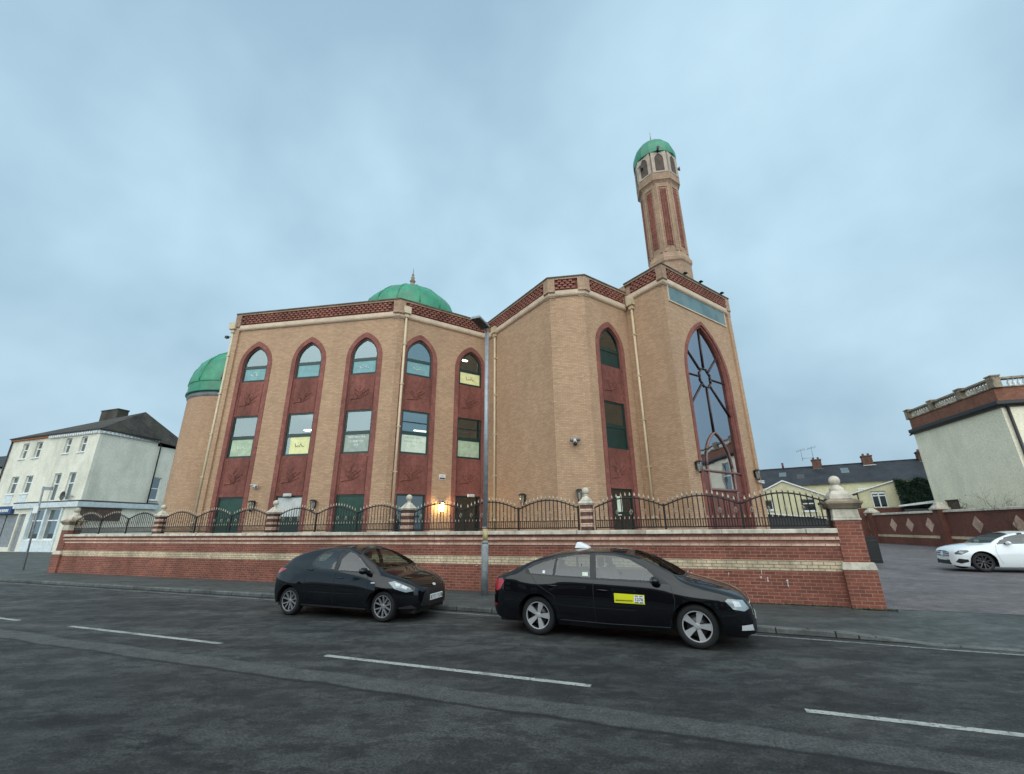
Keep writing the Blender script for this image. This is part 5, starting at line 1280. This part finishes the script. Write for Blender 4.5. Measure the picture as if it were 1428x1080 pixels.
    for sg in (-1, 1):
        m = MB(); m.ball((mx, sg * (my + .09), mz), 1, 12, (.075, .115, .068)); m.tube([(mx + .02, sg * (my - .04), mz - .06), (mx + .01, sg * (my + .05), mz - .04)], .022, 6); mi = obj('wing_mirror', m, c.get('mirmat', c['paint']), root, True)
        m = MB(); m.ball((mx - .035, sg * (my + .09), mz), 1, 10, (.045, .1, .055)); obj('mirror_glass', m, 'car_glass_pale', mi, True)
    for (hx, hz) in c['handles']:
        for sg in (-1, 1):
            hit = bvh.ray_cast(Vector((hx, sg * 3, hz)), Vector((0, -sg, 0)))[0]
            if hit:
                y = hit.y; m = MB(); m.tube([(hx - .09, y - sg * .01, hz + .004), (hx - .06, y + sg * .03, hz + .006), (hx + .06, y + sg * .03, hz), (hx + .1, y - sg * .01, hz - .004)], .013, 6); obj('door_handle', m, c['paint'], root, True)
    return root, bvh
def rrect(cx, cz, w_, h_, sk=0): return [(cx - w_ / 2, cz - h_ / 2), (cx + w_ / 2, cz - h_ / 2), (cx + w_ / 2 + sk, cz + h_ / 2), (cx - w_ / 2 + sk, cz + h_ / 2)]
def seam(pts, w_=.007):
    L = [Vector(p) for p in pts]; a = []; b = []
    for i, p in enumerate(L):
        t = (L[min(i + 1, len(L) - 1)] - L[max(i - 1, 0)]).normalized(); n = Vector((-t.y, t.x)) * w_ / 2; a.append(tuple(p + n)); b.append(tuple(p - n))
    return a + b[::-1]
D = lambda nm, poly, ax, mat, **kw: ((nm, poly, ax, mat), kw)
def car_place(rear, front, wheelbase, halfw):
    """rear/front: contact points of the near side wheels"""
    r_, f_ = Vector(rear), Vector(front); u = (f_ - r_).normalized(); mid = (r_ + f_) / 2; far = Vector((-u.y, u.x))
    if far.y < 0: far = -far
    p = mid + far * halfw; return (p.x, p.y, .0), atan2(u.y, u.x)

# --- black hatchback --------------------------------------------------
loc, ang = car_place((-5.16, 10.9), (-2.74, 10.0), 2.56, .74)
hatch = dict(cabin=.02, paint='paint_black', wx=(-1.28, 1.28), wr=.30, ra=.355, track=.80, flare=.045, rimf=.70, spokes=(5, 'thin'), rimmat='alloy_mid',
    top=[(-1.93, .50), (-1.925, .72), (-1.91, .86), (-1.86, .965), (-1.70, 1.07), (-1.45, 1.22), (-1.12, 1.365), (-.75, 1.453), (-.35, 1.492), (.0, 1.50), (.2, 1.468), (.45, 1.385), (.8, 1.22), (1.12, 1.035), (1.3, .975), (1.55, .91), (1.8, .82), (1.98, .72), (2.06, .62), (2.085, .50), (2.09, .40)],
    belt=[(-1.93, .48), (-1.91, .70), (-1.84, .91), (-1.5, 1.02), (-1.0, 1.0), (-.4, .965), (.3, .935), (.9, .905), (1.2, .885), (1.5, .83), (1.8, .735), (2.0, .62), (2.09, .38)],
    wid=[(-1.93, .54), (-1.91, .63), (-1.82, .75), (-1.5, .83), (-1.1, .868), (-.3, .872), (1.1, .87), (1.5, .835), (1.78, .75), (1.95, .63), (2.04, .50), (2.09, .34)],
    low=[(-1.93, .34), (-1.76, .26), (-1.3, .24), (0, .21), (1.4, .22), (1.9, .23), (2.09, .28)], tum=.46,
    mirror=(.82, .99, .84), handles=((.14, .83), (-.74, .98)), decals=[])
d = hatch['decals']
glF = [(.98, .955), (.80, 1.05), (.55, 1.21), (.33, 1.32), (.12, 1.375), (.04, 1.385), (.06, .985)]
glR = [(-.07, .995), (-.09, 1.385), (-.3, 1.38), (-.5, 1.33), (-.64, 1.23), (-.70, 1.10), (-.62, 1.05), (-.4, 1.01)]
d += [D('window_frame', [(1.06, .935), (.82, 1.08), (.57, 1.24), (.34, 1.35), (.1, 1.415), (-.1, 1.425), (-.32, 1.415), (-.54, 1.36), (-.69, 1.25), (-.76, 1.10), (-.66, 1.02), (-.4, .985), (0, .965)], 'y', 'black_plastic', both=True, offs=.003),
      D('side_window', glF, 'y', 'car_glass_pale', both=True, offs=.006), D('side_window', glR, 'y', 'car_glass', both=True, offs=.006),
      D('windscreen', [(.50, -.60), (.42, -.4), (.38, 0), (.42, .4), (.50, .60), (1.02, .70), (1.10, .4), (1.13, 0), (1.10, -.4), (1.02, -.70)], 'z', 'car_glass', offs=.004),
      D('rear_window', [(-1.32, -.55), (-1.66, -.60), (-1.72, 0), (-1.66, .6), (-1.32, .55)], 'z', 'car_glass', offs=.004),
      D('bonnet_seam', seam([(1.16, -.7), (1.5, -.66), (1.85, -.5), (1.96, 0), (1.85, .5), (1.5, .66), (1.16, .7)], .008), 'z', 'black_plastic', offs=.003, step=.1),
      D('headlight', [(1.42, .775), (1.55, .80), (1.86, .67), (1.92, .60), (1.80, .585), (1.58, .65)], 'y', 'light_glass', both=True, offs=.005),
      D('headlight_unit', [(1.56, .765), (1.68, .745), (1.66, .70), (1.60, .70)], 'y', 'chrome', both=True, offs=.008), D('headlight_unit', [(1.72, .73), (1.82, .68), (1.80, .63), (1.70, .67)], 'y', 'chrome', both=True, offs=.008),
      D('tail_light', [(-1.90, .85), (-1.86, .95), (-1.64, 1.0), (-1.46, .985), (-1.66, .90)], 'y', 'lamp_red', both=True, offs=.006),
      D('grille', [(-.52, .32), (-.44, .52), (-.33, .62), (.33, .62), (.44, .52), (.52, .32), (.36, .24), (-.36, .24)], 'x', 'black_plastic', offs=.004),
      D('door_seam', seam([(.86, .93), (.93, .7), (.86, .40), (.80, .3)]), 'y', 'black_plastic', both=True, offs=.003, step=.1),
      D('door_seam', seam([(-.01, 1.0), (0, .6), (.01, .3)]), 'y', 'black_plastic', both=True, offs=.003, step=.1),
      D('door_seam', seam([(-.86, 1.15), (-.84, .85), (-.80, .55), (-.74, .3)]), 'y', 'black_plastic', both=True, offs=.003, step=.1),
      D('sill_reflection', [(-.9, .235), (.88, .225), (.88, .262), (-.9, .275)], 'y', 'alloy_dark', both=True, offs=.012),  # grey strip painted in for the kerb and road reflection along the sill
      D('fog_light_trim', [(1.66, .30), (1.66, .27), (1.98, .27), (1.9, .34)], 'y', 'alloy_dark', both=True, offs=.01),
      D('side_badge', [(1.0, .745), (1.0, .765), (1.1, .768), (1.1, .75)], 'y', 'chrome', both=True, offs=.006),
      D('emblem', [(-.06, .66), (0, .645), (.06, .66), (.06, .69), (0, .70), (-.06, .69)], 'x', 'chrome', offs=.008)]
hc, bv = build_car('parked_hatchback', 'small black hatchback parked left of the lamp post', loc, ang, hatch)
def plate(root, bvh, txt, z, yellow=False, yc=0, w_=.52, h_=.115, side=1):
    hit = bvh.ray_cast(Vector((side * 4, yc, z)), Vector((-side, 0, 0)))[0]; x = hit.x + side * .02
    m = MB(); m.box(x - .01, x, yc - w_ / 2, yc + w_ / 2, z - h_ / 2, z + h_ / 2); pl_ = obj('number_plate', m, 'plate_white', root, True, bevel=.004)
    if txt:
        m = MB(); text_geo(txt, h_ * .98, lambda a, b: (x + side * .003, yc + side * a, z - h_ * .33 + b), m, bold=.001); obj('plate_lettering', m, 'ink', pl_, True)
plate(hc, bv, 'RY71 YOB', .44)

# --- black saloon taxi ------------------------------------------------
loc, ang = car_place((.44, 8.76), (2.94, 7.70), 2.69, .76)
sal = dict(cabin=-.1, paint='paint_black', wx=(-1.345, 1.345), wr=.325, ra=.375, track=.82, rimf=.68, spokes=(5, 'wide'),
    top=[(-2.30, .52), (-2.29, .75), (-2.26, .92), (-2.20, 1.0), (-2.05, 1.035), (-1.95, 1.07), (-1.7, 1.165), (-1.3, 1.318), (-.9, 1.412), (-.5, 1.452), (-.1, 1.46), (.25, 1.437), (.6, 1.345), (.95, 1.175), (1.22, 1.03), (1.5, .965), (1.85, .88), (2.08, .79), (2.18, .70), (2.215, .58), (2.22, .42)],
    belt=[(-2.30, .50), (-2.28, .72), (-2.24, .88), (-2.1, .955), (-1.8, .985), (-1.2, .975), (-.4, .95), (.4, .925), (1.0, .90), (1.3, .875), (1.6, .83), (1.95, .74), (2.13, .66), (2.22, .40)],
    wid=[(-2.30, .62), (-2.275, .70), (-2.18, .79), (-2.0, .87), (-1.4, .90), (-.4, .905), (1.2, .90), (1.6, .87), (1.9, .80), (2.08, .69), (2.18, .56), (2.22, .42)],
    low=[(-2.30, .36), (-2.14, .26), (-1.8, .23), (0, .205), (1.6, .22), (2.0, .22), (2.22, .24)], tum=.44,
    mirror=(.78, .985, .87), handles=((-.12, .80), (-1.02, .84)), decals=[])
d = sal['decals']
d += [D('window_frame', [(1.0, .93), (.70, 1.16), (.38, 1.33), (.1, 1.385), (-.45, 1.405), (-.95, 1.345), (-1.35, 1.225), (-1.58, 1.115), (-1.56, 1.02), (-.3, .965)], 'y', 'black_plastic', both=True, offs=.003),
      D('side_window', [(.84, .97), (.64, 1.15), (.35, 1.295), (.1, 1.345), (-.24, 1.36), (-.22, .99)], 'y', 'car_glass_pale', both=True, offs=.006),
      D('side_window', [(-.33, .995), (-.35, 1.362), (-.6, 1.355), (-.95, 1.295), (-.98, 1.01)], 'y', 'car_glass_pale', both=True, offs=.006),
      D('side_window', [(-1.03, 1.012), (-1.0, 1.285), (-1.3, 1.2), (-1.52, 1.10), (-1.46, 1.03)], 'y', 'car_glass_pale', both=True, offs=.006),
      D('windscreen', [(.45, -.6), (.38, 0), (.45, .6), (1.08, .73), (1.20, .4), (1.23, 0), (1.20, -.4), (1.08, -.73)], 'z', 'car_glass', offs=.004),
      D('rear_window', [(-1.25, -.55), (-1.88, -.62), (-1.93, 0), (-1.88, .62), (-1.25, .55), (-1.2, 0)], 'z', 'car_glass', offs=.004),
      D('bonnet_seam', seam([(1.24, -.72), (1.7, -.68), (2.05, -.5), (2.12, 0), (2.05, .5), (1.7, .68), (1.24, .72)], .008), 'z', 'black_plastic', offs=.003, step=.1),
      D('headlight', [(1.80, .71), (1.84, .745), (2.06, .72), (2.14, .60), (2.06, .565), (1.9, .60)], 'y', 'light_glass', both=True, offs=.005),
      D('headlight_unit', [(1.90, .715), (2.0, .70), (2.03, .63), (1.93, .63)], 'y', 'chrome', both=True, offs=.008),
      D('tail_light', [(-2.26, .74), (-2.24, .90), (-2.04, .935), (-2.0, .88), (-2.08, .74), (-2.17, .70)], 'y', 'lamp_red', both=True, offs=.006),
      D('rear_reflector', [(-2.28, .45), (-2.28, .49), (-2.17, .49), (-2.17, .45)], 'y', 'lamp_red', both=True, offs=.006),
      D('fog_light', [(1.98, .30), (1.99, .37), (2.15, .375), (2.16, .29)], 'y', 'chrome', both=True, offs=.008),
      D('grille', [(-.5, .50), (-.52, .66), (-.2, .70), (.2, .70), (.52, .66), (.5, .50)], 'x', 'black_plastic', offs=.005),
      D('grille_surround', seam([(-.53, .5), (-.55, .67), (-.2, .715), (.2, .715), (.55, .67), (.53, .5)], .02), 'x', 'chrome', offs=.007),
      D('lower_intake', [(-.6, .28), (-.6, .42), (.6, .42), (.6, .28)], 'x', 'black_plastic', offs=.005),
      D('door_seam', seam([(1.0, .94), (1.06, .7), (1.0, .45), (.93, .3)]), 'y', 'black_plastic', both=True, offs=.003, step=.1),
      D('door_seam', seam([(-.28, 1.0), (-.28, .6), (-.26, .3)]), 'y', 'black_plastic', both=True, offs=.003, step=.1),
      D('door_seam', seam([(-1.5, 1.05), (-1.32, .85), (-1.0, .68), (-.93, .45), (-.93, .3)]), 'y', 'black_plastic', both=True, offs=.003, step=.1),
      D('side_moulding', seam([(-.9, .30), (0, .285), (.95, .295)], .012), 'y', 'dark_grey', both=True, offs=.008),
      D('window_sticker', rrect(-.42, 1.045, .1, .06), 'y', 'paper_pale', sgn=1, offs=.009), D('window_sticker', rrect(-1.2, 1.06, .045, .045), 'y', 'plate_white', sgn=1, offs=.009),
      D('taxi_door_sign', [(.08, .62), (.58, .615), (.583, .755), (.08, .765)], 'y', 'taxi_yellow', sgn=1, offs=.006),
      D('sign_white_field', [(.41, .632), (.568, .63), (.57, .743), (.412, .746)], 'y', 'plate_white', sgn=1, offs=.009)]
tx, bv = build_car('taxi_saloon', 'black saloon taxi with a yellow door sign parked right of the lamp post', loc, ang, sal)
# near side of the car is local -Y : place lettering by ray casts
def side_marks(root, bvh, items, nm, mat, offs=.012):
    m = MB()
    for (a, z) in items:
        poly = a; pts = []
        for (x, zz) in poly:
            hit = bvh.ray_cast(Vector((x, -3, zz)), Vector((0, 1, 0)))[0]; pts.append((x, hit.y - offs, zz))
        m.add(pts, [tuple(range(len(pts)))])
    return obj(nm, m, mat, root, True)
its = []; rg = random.Random(2); x = .105
while x < .38: w_ = rg.uniform(.01, .022); its.append((rrect(x + w_ / 2, .66, w_, .016), 0)); x += w_ + .007
for z in (.735, .64): 
    for a in (.42, .495): its.append((rrect(a + .033, z, .055, .012), 0))
side_marks(tx, bv, its, 'sign_lettering', 'ink')
m = MB(); tm = MB(); text_geo('1276', .07, lambda a, b: (.49 + a, 0, .663 + b), tm, bold=.001)
hy = [bv.ray_cast(Vector((v[0], -3, v[2])), Vector((0, 1, 0)))[0].y - .013 for v in tm.v]; m.add([(v[0], y, v[2]) for v, y in zip(tm.v, hy)], tm.f); obj('sign_number', m, 'ink', tx, True)
m = MB(); z0 = 1.452
m.add([(x * .78 - .30, y * .8, z0 + z * .85) for x, y, z in [(-.62, -.16, 0), (-.26, -.16, 0), (-.26, .16, 0), (-.62, .16, 0), (-.57, -.13, .12), (-.51, -.13, .125), (-.51, .13, .125), (-.57, .13, .12), (-.3, -.14, .04), (-.3, .14, .04)]], [(0, 1, 8, 5, 4), (3, 7, 6, 9, 2), (0, 4, 7, 3), (4, 5, 6, 7), (5, 8, 9, 6), (8, 1, 2, 9)])
obj('roof_sign', m, 'plate_white', tx, True, bevel=.015)
plate(tx, bv, '', .46)

# --- white car --------------------------------------------------------
hd_ = R(159.4); fwp = Vector((17.36, 17.08)); u = Vector((cos(hd_), sin(hd_))); far = Vector((-u.y, u.x)) if -u.y * 0 + u.x < 0 else Vector((u.y, -u.x))
far = Vector((.34, .94)); cpos = fwp - u * 1.42 + far * .78
cpe = dict(cabin=-.25, paint='paint_white', wx=(-1.42, 1.42), wr=.335, ra=.385, track=.82, rimf=.72, rimmat='alloy_dark', spokes=(5, 'twin'),
    top=[(-2.45, .55), (-2.43, .8), (-2.36, .98), (-2.1, 1.05), (-1.8, 1.12), (-1.2, 1.30), (-.6, 1.40), (-.1, 1.41), (.3, 1.36), (.7, 1.22), (1.05, 1.04), (1.2, .985), (1.5, .95), (1.9, .87), (2.1, .79), (2.2, .68), (2.235, .5), (2.24, .36)],
    belt=[(-2.45, .52), (-2.42, .75), (-2.3, .92), (-1.8, .98), (-1, .97), (0, .94), (.9, .90), (1.3, .87), (1.7, .80), (2.0, .71), (2.15, .62), (2.24, .34)],
    wid=[(-2.45, .6), (-2.4, .7), (-2.2, .82), (-1.7, .9), (-1, .905), (1.2, .905), (1.65, .885), (1.95, .81), (2.12, .70), (2.2, .58), (2.24, .46)],
    low=[(-2.45, .34), (-2.2, .24), (-1.6, .2), (0, .18), (1.6, .17), (2.0, .17), (2.24, .2)], tum=.46,
    mirror=(.62, 1.0, .86), handles=((-.2, .82),), decals=[])
d = cpe['decals']
d += [D('side_window', [(.92, .96), (.72, 1.1), (.4, 1.25), (.1, 1.31), (-.3, 1.33), (-.8, 1.27), (-1.3, 1.12), (-1.2, 1.0), (0, .975)], 'y', 'car_glass', both=True, offs=.005),
      D('windscreen', [(.42, -.58), (.36, 0), (.42, .58), (1.02, .72), (1.14, .4), (1.18, 0), (1.14, -.4), (1.02, -.72)], 'z', 'car_glass_pale', offs=.004),
      D('headlight', [(1.76, .70), (1.8, .745), (2.0, .735), (2.13, .64), (2.12, .585), (1.98, .585)], 'y', 'lamp_dark', both=True, offs=.005),
      D('headlight_bulb', [(1.95, .62), (1.9, .68), (1.98, .70), (2.05, .65)], 'y', 'light_glass', both=True, offs=.009),
      D('side_intake', [(1.84, .34), (1.86, .42), (2.08, .44), (2.16, .32), (2.05, .27)], 'y', 'black_plastic', both=True, offs=.005),
      D('grille', [(-.44, .50), (-.46, .66), (-.2, .70), (.2, .70), (.46, .66), (.44, .50), (0, .47)], 'x', 'black_plastic', offs=.005),
      D('grille_bar', seam([(-.46, .57), (.46, .57)], .03), 'x', 'chrome', offs=.009), D('grille_bar', seam([(-.46, .64), (.46, .64)], .018), 'x', 'chrome', offs=.009), D('grille_bar', seam([(-.42, .51), (.42, .51)], .016), 'x', 'chrome', offs=.009),
      D('emblem', [(.09 * cos(q * pi / 6), .59 + .09 * sin(q * pi / 6)) for q in range(12)], 'x', 'chrome', offs=.012),
      D('lower_intake', [(-.5, .22), (-.45, .38), (.45, .38), (.5, .22)], 'x', 'black_plastic', offs=.005),
      D('door_seam', seam([(.95, .93), (1.02, .7), (.98, .45), (.9, .28)]), 'y', 'dark_grey', both=True, offs=.003, step=.1)]
wc, bv = build_car('white_car', 'white saloon car standing on the driveway at the right edge', (cpos.x, cpos.y, .13), hd_, cpe)
plate(wc, bv, '', .42)
